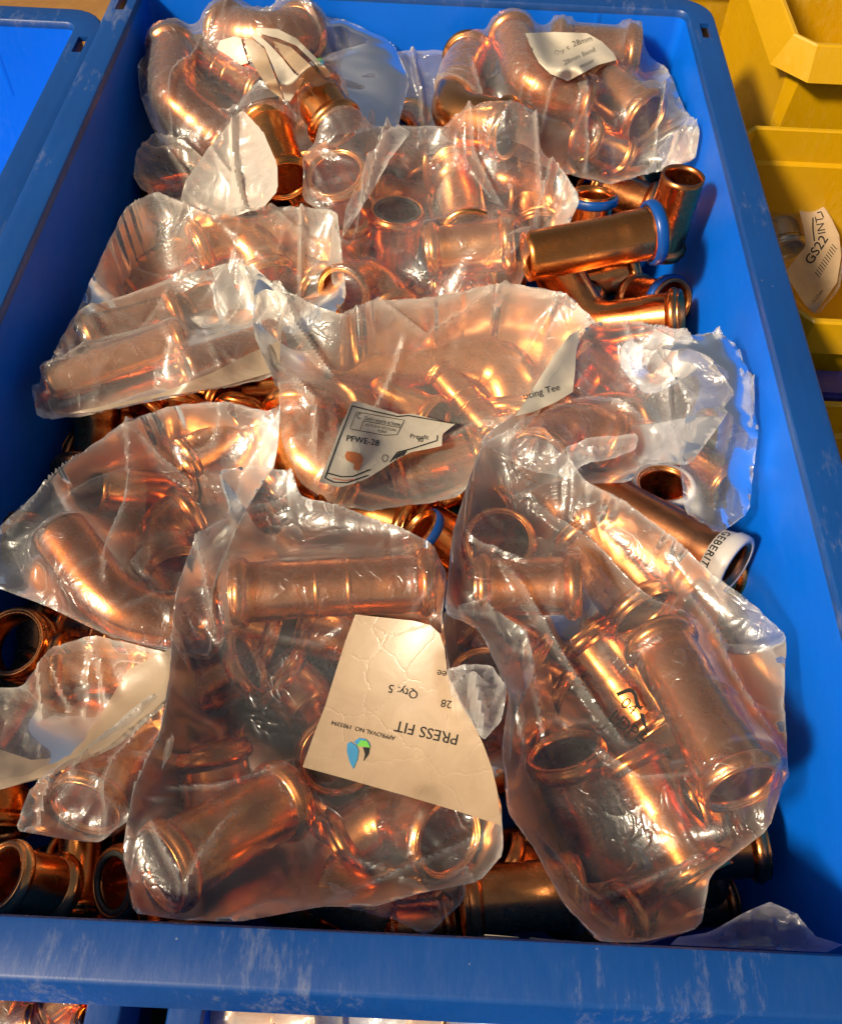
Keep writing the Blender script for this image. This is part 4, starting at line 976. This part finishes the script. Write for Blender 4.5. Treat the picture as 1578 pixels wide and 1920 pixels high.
bag('H', 'big front right bag printed LDPE, corner pointing at the right wall', [(905, 832), (960, 800), (1020, 812), (1060, 850), (1100, 905), (1180, 945), (1262, 1008), (1340, 1080), (1430, 1150), (1472, 1190), (1470, 1330), (1475, 1450), (1440, 1555), (1330, 1640), (1312, 1740), (1200, 1768), (1120, 1765), (1060, 1700), (1000, 1590), (950, 1520), (940, 1400), (955, 1300), (900, 1182), (832, 1150), (848, 1000), (878, 900)], -22, -24, FILM_CLEAR, 1.015, 15, h=0.0010, crumple=1.3, creases=[([(1000, 925), (1100, 1000), (1200, 1095), (1290, 1180)], 4.5, 4), ([(925, 1060), (1000, 1150), (1100, 1270), (1185, 1385)], 4, 4), ([(985, 1180), (995, 1260), (1040, 1400)], 3, 3.5), ([(1240, 1040), (1340, 1180), (1380, 1300), (1445, 1420)], 3, 4), ([(1180, 960), (1300, 1060), (1465, 1190)], 3, 4), ([(962, 1300), (985, 1400), (960, 1480)], 2.5, 3), ([(1090, 1700), (1230, 1640), (1335, 1590)], 4, 5), ([(1130, 1380), (1200, 1450), (1290, 1470)], 2, 3), ([(1010, 1560), (1080, 1640), (1180, 1745)], 2.5, 3), ([(860, 985), (920, 1040), (1000, 1080)], 2.5, 3)])
bag('I', 'big front centre bag with the torn beige PRESS FIT label', [(370, 1000), (432, 962), (408, 882), (480, 874), (548, 882), (562, 930), (640, 950), (740, 985), (812, 1020), (838, 1080), (828, 1160), (850, 1300), (905, 1400), (938, 1500), (944, 1600), (900, 1652), (800, 1672), (700, 1700), (600, 1700), (440, 1742), (330, 1732), (250, 1712), (230, 1600), (250, 1480), (298, 1380), (320, 1250), (328, 1110)], -16, -20, FILM_CLEAR, 1.015, 16, h=0.0010, crumple=1.3, creases=[([(372, 1005), (395, 1100), (408, 1195)], 5, 4.5), ([(335, 1140), (325, 1250), (290, 1400), (255, 1500), (250, 1600)], 4, 5), ([(432, 965), (560, 945), (700, 990)], 2.5, 3.5), ([(545, 885), (562, 950)], 3, 3), ([(285, 1480), (420, 1460), (600, 1385)], 2, 3), ([(600, 1695), (760, 1625), (940, 1545)], 3.5, 4), ([(345, 1720), (420, 1560), (470, 1500)], 2.5, 3), ([(840, 1180), (870, 1330), (935, 1480)], 2, 3), ([(500, 1190), (600, 1200), (660, 1170)], 1.5, 2.5), ([(300, 1550), (360, 1680)], 2, 3)])
print('bags', _t.time() - _t0)

# ------------------------------------------------------------------ loose tails of film, labels and print
def flap(key, pts, m, seed, creases=(), slack=1.0, name='loose_flap', crumple=1.5, label=None, h=0.0011, wavy=0.0010):
    W = [(a, b, z / 1000.) for a, b, z in pts]
    V, F = drape(W, [], slack, h, seed=seed, crumple=crumple, bump=0.004, creases=creases, auto=8, floor=False, grav=0.00003, iters=(40, 25), clip=False, wavy=wavy)
    o = mesh_obj(name, V, F, m, BAGS[key]['root'], BAGS[key]['og']); sharp(o, 30); set_edge_haze(o)
    if label: tag(o, label=label)
    return o
FILM_BAND = film('folded_band_film', 0.88, tint=(0.50, 0.39, 0.28), rough=0.4, crinkle=0.3, gmax=0.05)
FILM_TIP = film('crumpled_tip_film', 0.22, tint=(0.86, 0.84, 0.82), rough=0.07, crinkle=1.2)
flap('Eu', [(456, 205, 4), (492, 245, 2), (520, 308, -4), (521, 355, -12), (495, 388, -20), (425, 410, -30), (335, 392, -30), (345, 345, -22), (398, 268, -6)], FILM_WHITE, 41,
     [([(460, 225), (440, 300), (450, 400)], 3, 4), ([(400, 300), (440, 330), (470, 395)], 2.5, 3)], label='pale milky tail of the bag standing up to a point')
flap('N', [(837, 1254, -12), (868, 1246, -8), (920, 1246, -8), (951, 1292, -6), (940, 1352, -8), (906, 1389, -8), (880, 1350, -8), (862, 1318, -8), (845, 1300, -10)], FILM_TIP, 42,
     [([(840, 1300), (875, 1275), (930, 1300)], 5, 4), ([(885, 1262), (895, 1330), (908, 1380)], 6, 4), ([(945, 1300), (900, 1345)], 3, 3)], crumple=3, label='crumpled white tip of film')
flap('G', [(1058, 838, -10), (1110, 820, -8), (1186, 812, -8), (1197, 820, -8), (1190, 845, -8), (1120, 866, -10), (1090, 872, -12), (1062, 900, -14), (1045, 885, -16), (1066, 862, -12)], FILM_TIP, 43,
     [([(1065, 850), (1120, 845), (1190, 830)], 2, 3)], label='folded strip of film lying across the bag')
flap('B', [(1296, 215, -10), (1312, 246, -14), (1300, 300, -26), (1240, 312, -26), (1230, 280, -18), (1262, 250, -12)], FILM_TIP, 44, [([(1305, 240), (1260, 290)], 3, 3)], label='crumpled corner of film')
flap('C', [(745, 234, -4), (770, 248, -8), (730, 300, -12), (690, 372, -24), (640, 450, -36), (648, 390, -26), (690, 300, -12), (722, 252, -6)], FILM_TIP, 45, [([(745, 238), (700, 320), (650, 430)], 4, 3)], label='pinched fold of film')

class Surf:
    """points on a draped sheet addressed by photo pixel"""
    def __init__(self, bvh, x0, x1, y0, y1, step=4.0, smooth=2, off=0.0007, plane=0.0):
        self.x0, self.y0, self.s = x0, y0, step
        nx, ny = int((x1 - x0) / step) + 2, int((y1 - y0) / step) + 2
        T = np.full((ny, nx), np.nan)
        for j in range(ny):
            for i in range(nx):
                d = ray(x0 + i * step, y0 + j * step); hit = bvh.ray_cast(Vector(CAM), Vector(d))
                if hit[0] is not None: T[j, i] = hit[3]
        for _ in range(60):
            if not np.isnan(T).any(): break
            Pd = np.pad(T, 1, constant_values=np.nan); st = np.stack([Pd[1:-1, :-2], Pd[1:-1, 2:], Pd[:-2, 1:-1], Pd[2:, 1:-1]])
            import warnings
            with warnings.catch_warnings():
                warnings.simplefilter('ignore'); a = np.nanmean(st, axis=0)
            T = np.where(np.isnan(T), a, T)
        mn = T.copy(); Pd = np.pad(T, 1, mode='edge')
        for dy in range(3):
            for dx in range(3): mn = np.minimum(mn, Pd[dy:dy + ny, dx:dx + nx])
        T = mn
        raw = T.copy()
        def blur(A, n):
            for _ in range(n):
                Q = np.pad(A, 1, mode='edge'); A = (Q[1:-1, :-2] + Q[1:-1, 2:] + Q[:-2, 1:-1] + Q[2:, 1:-1] + 2 * A) / 6
            return A
        T = blur(T, smooth * 3)
        if plane:
            jj, ii = np.mgrid[0:ny, 0:nx]; A = np.c_[ii.ravel(), jj.ravel(), (ii * ii).ravel(), (jj * jj).ravel(), (ii * jj).ravel(), np.ones(nx * ny)]
            cf, *_ = np.linalg.lstsq(A, T.ravel(), rcond=None); T = T * (1 - plane) + plane * (A @ cf).reshape(T.shape)
            T = T - np.percentile(np.maximum(T - raw, 0), 98) * 0.95
        for _ in range(3):        # stiff paper: lift broadly wherever the film would poke through
            V_ = np.maximum(T - raw, 0); Q = V_.copy()
            for _k in range(3):
                Pd = np.pad(Q, 1, mode='edge')
                for dy in range(3):
                    for dx in range(3): Q = np.maximum(Q, Pd[dy:dy + ny, dx:dx + nx])
            T = T - blur(Q, 8)
        self.T = T - off
    def at(self, px, py, lift=0.0):
        fx = (px - self.x0) / self.s; fy = (py - self.y0) / self.s
        i = int(np.clip(fx, 0, self.T.shape[1] - 2)); j = int(np.clip(fy, 0, self.T.shape[0] - 2)); ax = np.clip(fx - i, 0, 1); ay = np.clip(fy - j, 0, 1); T = self.T
        t = (T[j, i] * (1 - ax) + T[j, i + 1] * ax) * (1 - ay) + (T[j + 1, i] * (1 - ax) + T[j + 1, i + 1] * ax) * ay
        return CAM + ray(px, py) * (t - lift)

def px_sheet(poly, surf, m, name, parent, og, step=4.0, lift=0.0):
    poly = np.array(poly, float)
    x0, y0 = poly.min(0) - step; x1, y1 = poly.max(0) + step
    GX, GY = np.meshgrid(np.arange(x0, x1, step), np.arange(y0, y1, step))
    ins = inside(poly, GX, GY); dil = ins.copy()
    dil[1:] |= ins[:-1]; dil[:-1] |= ins[1:]; dil[:, 1:] |= ins[:, :-1]; dil[:, :-1] |= ins[:, 1:]; dil[1:, 1:] |= ins[:-1, :-1]; dil[:-1, :-1] |= ins[1:, 1:]; dil[1:, :-1] |= ins[:-1, 1:]; dil[:-1, 1:] |= ins[1:, :-1]
    bx, by, bi, bd = nearest(poly, GX, GY); e = dil & ~ins
    GX = np.where(e, bx, GX); GY = np.where(e, by, GY)
    idx = -np.ones(dil.shape, int); idx[dil] = np.arange(dil.sum())
    a, b, c, d = idx[:-1, :-1], idx[:-1, 1:], idx[1:, 1:], idx[1:, :-1]; inn = ins.astype(int)
    q = (a >= 0) & (b >= 0) & (c >= 0) & (d >= 0) & ((inn[:-1, :-1] + inn[:-1, 1:] + inn[1:, 1:] + inn[1:, :-1]) > 0)
    F = np.stack([a[q], b[q], c[q], d[q]], 1)
    V = np.array([surf.at(x, y, lift) for x, y in zip(GX[dil], GY[dil])])
    return mesh_obj(name, V, F, m, parent, og)

def band(key, poly, m, label, box):
    S0 = Surf(BAGS[key]['bvh'], *box, 5, 4, off=0.0012)
    o = px_sheet(poly, S0, m, 'folded_band', BAGS[key]['root'], BAGS[key]['og'], 4); tag(o, label=label)
def glyphs(txt, bold=0.0, spacing=1.0):
    cu = bpy.data.curves.new('t', 'FONT'); cu.body = txt; cu.size = 1.0; cu.offset = bold; cu.resolution_u = 3; cu.space_character = spacing
    o = bpy.data.objects.new('t', cu); col.objects.link(o); bpy.context.view_layer.update()
    dg = bpy.context.evaluated_depsgraph_get(); me = bpy.data.meshes.new_from_object(o.evaluated_get(dg))
    bm = bmesh.new(); bm.from_mesh(me); bmesh.ops.triangulate(bm, faces=bm.faces[:])
    vs = np.array([v.co[:2] for v in bm.verts]); fs = [tuple(v.index for v in f.verts) for f in bm.faces]; bm.free()
    bpy.data.objects.remove(o); bpy.data.curves.remove(cu)
    return vs, fs
def px_text(txt, p0, p1, surf, m, parent, og, bold=0.0, name='lettering', aspect=1.0, lift=0.00025, flip=1):
    """text whose baseline runs from pixel p0 to pixel p1 (its height follows from its natural proportions * aspect)"""
    vs, fs = glyphs(txt, bold); w_ = vs[:, 0].max()
    p0 = np.array(p0, float); p1 = np.array(p1, float); u = (p1 - p0) / w_; v = np.array([u[1], -u[0]]) * aspect * flip
    px = p0 + vs[:, :1] * u + vs[:, 1:2] * v
    V = np.array([surf.at(a, b, lift) for a, b in px])
    return mesh_obj(name, V, fs, m, parent, og, smooth=False)
def px_poly(pts, surf, m, parent, og, name='printed_mark', lift=0.0003):
    bm = bmesh.new(); vs = [bm.verts.new((a, b, 0)) for a, b in pts]; bm.faces.new(vs)
    bmesh.ops.triangulate(bm, faces=bm.faces[:]); 
    for _ in range(1): bmesh.ops.subdivide_edges(bm, edges=bm.edges[:], cuts=1, use_grid_fill=True)
    bm.verts.index_update(); V = np.array([surf.at(v.co.x, v.co.y, lift) for v in bm.verts]); F = [tuple(v.index for v in f.verts) for f in bm.faces]; bm.free()
    return mesh_obj(name, V, F, m, parent, og, smooth=False)
def px_lines(lines, wpx, surf, m, parent, og, name='printed_lines', lift=0.00028):
    V = []; F = []
    for ln in lines:
        pts = []
        for (a, b) in zip(ln[:-1], ln[1:]):
            n = max(2, int(np.hypot(b[0] - a[0], b[1] - a[1]) / 5)); 
            for k in range(n): pts.append((a[0] + (b[0] - a[0]) * k / n, a[1] + (b[1] - a[1]) * k / n))
        pts.append(ln[-1]); pts = np.array(pts, float); t = np.gradient(pts, axis=0); t /= np.linalg.norm(t, axis=1)[:, None]; nrm = np.stack([-t[:, 1], t[:, 0]], 1)
        b0 = len(V)
        for p, n_ in zip(pts, nrm):
            V.append(surf.at(*(p + n_ * wpx / 2), lift)); V.append(surf.at(*(p - n_ * wpx / 2), lift))
        for k in range(len(pts) - 1): F.append((b0 + 2 * k, b0 + 2 * k + 1, b0 + 2 * k + 3, b0 + 2 * k + 2))
    return mesh_obj(name, np.array(V), F, m, parent, og, smooth=False)

band('K', [(-10, 1402), (60, 1425), (130, 1418), (190, 1340), (240, 1255), (322, 1215), (312, 1310), (260, 1352), (200, 1402), (95, 1452), (-10, 1484)], FILM_BAND, 'opaque cream fold of film', (-10, 330, 1200, 1500))
band('El', [(180, 764), (300, 738), (400, 698), (470, 662), (526, 638), (524, 694), (420, 724), (300, 745), (180, 772), (110, 778)], FILM_BAND, 'cream folded bottom edge', (90, 540, 630, 790))
_t0 = _t.time()
# beige PRESS FIT label
B_ = BAGS['I']; S_ = Surf(B_['bvh'], 550, 950, 1140, 1560, 4, 20, plane=0.9)
lb = px_sheet([(666, 1152), (700, 1156), (775, 1164), (806, 1172), (824, 1188), (833, 1215), (838, 1262), (862, 1312), (884, 1350), (905, 1394), (922, 1440), (931, 1478), (935, 1510), (940, 1548), (860, 1522), (760, 1492), (640, 1458), (567, 1438), (586, 1384), (610, 1322), (636, 1238), (648, 1200)], S_, PAPER, 'paper_label', B_['root'], B_['og'], 4)
tag(lb, label='torn beige paper label printed upside down')
px_text('PRESS FIT', (861, 1378), (742, 1351), S_, INK, lb, B_['og'])
px_text('APPROVAL NO. 1903394', (741, 1381), (622, 1351), S_, INK, lb, B_['og'])
px_text('Qty: 5', (785, 1297), (730, 1283), S_, INK, lb, B_['og'])
px_text('28', (848, 1315), (828, 1311), S_, INK, lb, B_['og'])
px_text('ee', (838, 1259), (820, 1256), S_, INK, lb, B_['og'])
px_poly([(651, 1394), (657, 1391), (668, 1398), (672, 1408), (670, 1424), (662, 1442), (655, 1428), (650, 1408)], S_, INKBLUE, lb, B_['og'], 'leaf_mark')
px_poly([(663, 1391), (672, 1384), (684, 1385), (692, 1392), (694, 1402), (684, 1397), (668, 1396)], S_, INKBLUE, lb, B_['og'], 'leaf_mark')
px_poly([(676, 1388), (688, 1389), (694, 1402), (684, 1400), (669, 1399), (672, 1394)], S_, INKGREEN, lb, B_['og'], 'leaf_mark', 0.0005)
px_poly([(680, 1401), (693, 1402), (691, 1414), (681, 1428), (684, 1414)], S_, INK, lb, B_['og'], 'leaf_mark')
# boxed label with the elbow picture
B_ = BAGS['F']; S_ = Surf(B_['bvh'], 585, 870, 740, 930, 4, 8, plane=0.6)
lb = px_sheet([(660, 752), (672, 753), (700, 762), (750, 777), (772, 775), (806, 784), (853, 795), (829, 814), (828, 836), (806, 841), (770, 848), (742, 862), (716, 880), (690, 896), (660, 908), (635, 914), (598, 903), (612, 868), (638, 800)], S_, PAPERW, 'paper_label', B_['root'], B_['og'], 4)
tag(lb, label='creased white label with a black box, a part code and an elbow picture')
px_lines([[(660, 761), (700, 771), (745, 781), (765, 779), (850, 794)], [(661, 760), (636, 822), (609, 896), (625, 904), (650, 905), (690, 891)], [(614, 887), (640, 894), (662, 893), (694, 880)], [(820, 816), (819, 826), (772, 841), (745, 848), (731, 866)]], 2.2, S_, INK, lb, B_['og'])
px_lines([[(668, 772), (758, 788), (744, 815), (720, 816), (656, 804), (668, 772)], [(681, 789), (750, 802)], [(681, 789), (675, 806)]], 1.1, S_, INK, lb, B_['og'])
px_lines([[(676, 775), (671, 776), (669, 780), (671, 784), (676, 784)]], 1.3, S_, INK, lb, B_['og']); 
px_text("Don't recycle at home", (682, 787), (750, 800), S_, INK, lb, B_['og'], aspect=1.5)
px_text('RECYCLE AT RECYCLING', (685, 798), (742, 809), S_, INK, lb, B_['og'], aspect=1.3)
px_text('POINT', (707, 810), (724, 813), S_, INK, lb, B_['og'], aspect=1.3)
px_text('PFWE-28', (648, 826), (710, 836), S_, INK, lb, B_['og'], 0.01, aspect=0.95)
px_text('Pressfit', (768, 821), (803, 824), S_, INK, lb, B_['og']); px_text('90', (781, 829), (793, 829), S_, INK, lb, B_['og'])
px_lines([[(736, 862), (744, 850)], [(742, 860), (750, 848)], [(748, 857), (756, 846)], [(754, 855), (761, 845)]], 3, S_, INK, lb, B_['og'])
px_lines([[(624, 897), (645, 901), (665, 899)]], 2.0, S_, INKRED, lb, B_['og'])
px_poly([(650, 846), (662, 847), (676, 851), (682, 860), (678, 871), (673, 883), (663, 880), (664, 870), (666, 865), (650, 863), (646, 855)], S_, INKBROWN, lb, B_['og'], 'elbow_picture')
px_lines([[(720, 852), (716, 858), (719, 866), (725, 864), (727, 856), (722, 852)]], 1.2, S_, INK, lb, B_['og'])
# tee label
B_ = BAGS['G']; S_ = Surf(B_['bvh'], 950, 1100, 605, 800, 4, 3)
lb = px_sheet([(1087, 617), (1080, 655), (1077, 700), (1073, 735), (1040, 755), (1000, 772), (966, 780), (985, 750), (1012, 708), (1040, 662), (1068, 628)], S_, PAPERW, 'paper_label', B_['root'], B_['og'], 4)
tag(lb, label='white triangle of a folded label'); px_text('ucing Tee', (982, 749), (1050, 731), S_, INK, lb, B_['og'])
# back right label
B_ = BAGS['B']; S_ = Surf(B_['bvh'], 970, 1180, 50, 160, 4, 3)
lb = px_sheet([(984, 62), (1040, 60), (1100, 62), (1128, 78), (1150, 100), (1156, 112), (1120, 122), (1090, 138), (1064, 152), (1030, 138), (1010, 118), (996, 92)], S_, PAPERW, 'paper_label', B_['root'], B_['og'], 4)
tag(lb, label='crumpled cream label with faint lettering')
px_text('Qty: 5', (1040, 104), (1068, 94), S_, INK, lb, B_['og']); px_text('28mm Bend', (1058, 122), (1116, 96), S_, INK, lb, B_['og']); px_text('PRESSFIT', (1088, 128), (1114, 116), S_, INK, lb, B_['og'])
px_text('28mm', (1074, 88), (1110, 76), S_, INK, lb, B_['og'])
# back left striped label: folded strips of paper
B_ = BAGS['A']; S_ = Surf(B_['bvh'], 390, 640, 40, 200, 4, 2)
for poly in ([(480, 52), (520, 54), (556, 72), (582, 98), (610, 125), (622, 142), (612, 146), (590, 118), (556, 86), (522, 72), (482, 62)],
             [(456, 62), (486, 66), (506, 84), (530, 110), (552, 138), (570, 150), (556, 170), (544, 190), (534, 188), (526, 160), (510, 120), (496, 88), (476, 72)],
             [(406, 92), (412, 76), (440, 68), (452, 72), (458, 96), (466, 118), (452, 122), (430, 106)]):
    lb = px_sheet(poly, S_, PAPERW, 'paper_label', B_['root'], B_['og'], 4)
tag(lb, label='crinkled left strip of the folded label')
lb = px_sheet([(458, 70), (474, 74), (496, 92), (508, 122), (524, 165), (530, 186), (505, 168), (480, 130), (462, 96)], S_, PAPER, 'paper_label', B_['root'], B_['og'], 4, lift=-0.0003)
lb2 = px_sheet([(512, 76), (545, 88), (580, 120), (606, 148), (615, 152), (600, 165), (572, 150), (548, 128), (520, 92)], S_, PAPER, 'paper_label', B_['root'], B_['og'], 4, lift=-0.0003)
px_poly([(592, 110), (600, 108), (608, 114), (604, 122), (594, 120)], S_, INKGREEN, lb2, B_['og'], 'leaf_mark', 0.0009)
px_poly([(600, 112), (608, 114), (606, 122), (600, 121)], S_, INKBLUE, lb2, B_['og'], 'leaf_mark', 0.0011)
# recycling mark printed on the big front right bag
B_ = BAGS['H']; S_ = Surf(B_['bvh'], 1110, 1250, 1260, 1420, 4, 10, off=0.0016, plane=1.0)
px_text('LDPE', (1138, 1348), (1199, 1396), S_, INK, B_['root'], B_['og'], 0.006, name='recycling_lettering')
tag(px_poly([(1154, 1299), (1178, 1290), (1186, 1292), (1193, 1303), (1200, 1324), (1206, 1323), (1200, 1332), (1191, 1324), (1194, 1324), (1187, 1304), (1182, 1298), (1176, 1298), (1158, 1306)], S_, INK, B_['root'], B_['og'], 'recycling_arrow'), label='black bent arrow')
px_poly([(1198, 1337), (1206, 1338), (1210, 1356), (1214, 1370), (1206, 1362), (1201, 1350)], S_, INK, B_['root'], B_['og'], 'recycling_arrow')
px_lines([[(1145, 1296), (1150, 1306), (1162, 1318), (1178, 1331)]], 1.6, S_, INK, B_['root'], B_['og'], 'recycling_arrow')
px_text('04', (1160, 1322), (1184, 1341), S_, INK, B_['root'], B_['og'], 0.0, name='recycling_lettering')
# GEBERIT on the white rings
def ring_text(f, end, txt, px_dir, hgt=0.30, s0=-0.88, ticks=True, rr=1.10):
    c, o = (f['W'][0], f['W'][1]) if end == 0 else (f['W'][1], f['W'][0]); ax = (c - o) / np.linalg.norm(c - o); r = f['r1'] if (end == 1 and f['r1']) else f['r']
    vc = CAM - c; vc = vc - ax * (vc @ ax); vc /= np.linalg.norm(vc); tb = np.cross(ax, vc)
    # start direction given as angle from the one facing the camera
    ring = [k for k in f['root'].children if k.name.startswith('indicator_ring')][end]
    vs, fs = glyphs(txt, 0.015, 1.1); h_ = hgt * r; sc = h_ / 0.70
    a = px_dir + (vs[:, 0] - vs[:, 0].max() / 2) * sc / (r * rr); s = s0 * r + (vs[:, 1]) * sc
    rad = r * (1.075 + (s / r + 0.95) / 0.40 * 0.09) + 0.00025
    V = c + ax * s[:, None] + rad[:, None] * (np.cos(a)[:, None] * vc + np.sin(a)[:, None] * tb)
    mesh_obj('lettering', V, fs, INK, ring, tuple(f['root'].location), smooth=False)
    if ticks:
        V = []; F = []
        for a in (px_dir - 1.3, px_dir + 1.15, px_dir + 1.5):
            b0 = len(V)
            for da, ss in ((-.02, -0.9), (.02, -0.9), (.02, -0.56), (-.02, -0.56)):
                rad = r * (1.075 + (ss + 0.95) / 0.40 * 0.09) + 0.0003
                V.append(c + ax * ss * r + rad * (math.cos(a + da) * vc + math.sin(a + da) * tb))
            F.append((b0, b0 + 1, b0 + 2, b0 + 3))
        mesh_obj('tick_marks', np.array(V), F, INK, ring, tuple(f['root'].location), smooth=False)
lc = [f for f in NAMED if f['name'] == 'long_coupling'][0]; ring_text(lc, 1, 'GEBERIT', -0.25); ring_text(lc, 0, 'GEBERIT', 0.2)
wc = [f for f in NAMED if f['name'] == 'ringed_coupling' and f['e'][0] == 'w'][0]; ring_text(wc, 0, 'GEBERIT', 0.7)
print('labels', _t.time() - _t0)

# ------------------------------------------------------------------ bag in the yellow bin
a_, b_ = P(1452, 395, -0.100), P(1470, 470, -0.110)
STEEL = simple('dull_steel', (0.30, 0.27, 0.20), 0.3, 0.1, 60, (0.2, 0.18, 0.14), metallic=1.0)
f = dict(name='steel_fitting', kind='coupling', W=[a_, b_], r=0.0130, label='grey metal fitting in the bag inside the yellow bin', e=('c', 'c', 'c'), m=STEEL, cat='metal fitting', r1=None, bag='bin', group=None, bend=1.3)
build_fit(f); NAMED.append(f)
def free_bag(key, label, pts, ztop, zbot, cy, m, seed, group, h=0.0018, creases=(), slack=1.04, back=False):
    V, F = drape(zpoly(pts, ztop, zbot), cy, slack, h, seed=seed, floor=False, clip=False, creases=creases, iters=(50, 25))
    c = V.mean(0); og = (c[0], c[1], V[:, 2].min() - 0.02); root = thing('plastic_bag', label, 'plastic bag', og, group)
    o = mesh_obj('front_sheet', V, F, m, root, og); sharp(o, 32); set_edge_haze(o)
    BAGS[key] = dict(root=root, og=og, bvh=BVHTree.FromPolygons(V.tolist(), F.tolist()), V=V)
free_bag('bin', 'clear bag with a printed cream card, lying in the yellow bin', [(1436, 385), (1466, 346), (1530, 366), (1562, 420), (1582, 480), (1574, 540), (1535, 588), (1500, 580), (1462, 520), (1440, 470)], -84, -92, [(a_, b_, 0.0135)], FILM_CLEAR, 61, None)
B_ = BAGS['bin']; S_ = Surf(B_['bvh'], 1440, 1600, 340, 600, 5, 3)
lb = px_sheet([(1470, 350), (1505, 366), (1535, 376), (1558, 410), (1572, 440), (1576, 480), (1568, 530), (1545, 562), (1526, 588), (1508, 572), (1470, 512), (1488, 488), (1510, 462), (1506, 430), (1495, 385)], S_, PAPER, 'paper_label', B_['root'], B_['og'], 5)
px_text('GS22', (1520, 498), (1552, 448), S_, INK, lb, B_['og'], 0.01, aspect=0.9); px_text('INT', (1547, 438), (1541, 404), S_, INK, lb, B_['og']); px_text('15-22mm', (1524, 570), (1542, 546), S_, INK, lb, B_['og'])
px_lines([[(1531, 399), (1538, 397), (1543, 408)], [(1523, 408), (1523, 430), (1526, 452)]], 2.5, S_, INK, lb, B_['og'], 'swoosh_mark')
bars = []
for k in range(12):
    t = k / 11.; x, y = 1527 + 32 * t, 510 - 52 * t; bars.append([(x - 0, y), (x + 9, y + 10)])
px_lines(bars, 1.6, S_, INK, lb, B_['og'], 'barcode')

# ------------------------------------------------------------------ contents of the two lower crates
lowc = []
r3 = random.Random(11)
spots = [(18, 1872), (70, 1905), (130, 1868), (172, 1900), (30, 1925), (120, 1935), (188, 1872)]
for k, (x, y) in enumerate(spots):
    c = P(x, y, LZ - 0.012 - 0.008 * (k % 2)); yaw = r3.uniform(0, 3.1); d = np.array([math.cos(yaw), math.sin(yaw), r3.uniform(-.5, .5)]) * 0.014
    f = dict(name='straight_coupling', kind='coupling', W=[c - d, c + d], r=r3.uniform(.007, .0095), label='small copper coupling in the lower left crate, at the bottom edge of the photo', e=('c', 'c', 'c'), m=COPPER_PINK, cat='copper fitting', r1=None, bag='low', group='small fittings in the lower left crate', bend=1.3)
    build_fit(f); NAMED.append(f)
for n_, (x, y, x2, y2) in enumerate([(430, 1880, 520, 1900), (600, 1905, 520, 1925), (760, 1890, 830, 1905), (960, 1900, 1040, 1920), (1180, 1915, 1280, 1930), (1400, 1915, 1500, 1930)]):
    c0, c1 = P(x, y, LZ - 0.02), P(x2, y2, LZ - 0.026)
    f = dict(name='straight_coupling', kind='coupling', W=[c0, c1], r=.010, label='copper coupling under white film in the lower right crate', e=('c', 'c', 'c'), m=COPPER_PINK, cat='copper fitting', r1=None, bag='low%d' % n_, group='fittings under white film in the lower right crate', bend=1.3)
    build_fit(f); NAMED.append(f); lowc.append(f)
for k, (a, b, labl) in enumerate([(352, 640, 'white film bag in the lower crate, left of the middle at the bottom edge'), (635, 905, 'white film bag in the lower crate, at the middle of the bottom edge'), (905, 1240, 'white film bag in the lower crate, right of the middle at the bottom edge'), (1235, 1600, 'white film bag in the lower crate, at the bottom right corner')]):
    cy = []
    for f in lowc:
        for q0, q1, r_ in segs(f): cy.append((q0, q1, r_ * 1.1))
    free_bag('w%d' % k, labl, [(a, 1850), (b, 1850 + 12), (b + 5, 1990), (a - 5, 1990)], (LZ - 0.012) * 1000, (LZ - 0.03) * 1000, cy, FILM_WHITE, 70 + k, 'white bags in the lower right crate', h=0.0028)
free_bag('w9', 'hazy bag of small fittings in the lower left crate', [(-40, 1850), (150, 1852), (160, 1990), (-60, 1990)], (LZ - 0.006) * 1000, (LZ - 0.02) * 1000, [(q0, q1, r_ * 1.1) for f in NAMED if f['bag'] == 'low' for q0, q1, r_ in segs(f)], FILM_CLEAR, 79, None, h=0.0026)
# folded paper slip lodged behind the front rim
sl_ = [(P(908, 1752, -0.002), P(972, 1757, -0.002), P(970, 1775, -0.006), P(902, 1772, -0.006)), (P(994, 1758, -0.002), P(1085, 1765, -0.004), P(1085, 1780, -0.006), P(988, 1776, -0.006))]
og = tuple(P(990, 1770, -0.008)); rt = thing('paper_slip', 'grey white paper slip lodged behind the middle of the front rim', 'paper', og)
for q4 in sl_:
    v = [p for p in q4] + [p - np.array([0, 0, 0.0004]) for p in q4]
    mesh_obj('paper', v, [(0, 1, 2, 3), (7, 6, 5, 4), (0, 4, 5, 1), (1, 5, 6, 2), (2, 6, 7, 3), (3, 7, 4, 0)], PAPERW, rt, og, smooth=False)
print('total', _t.time() - _t0)
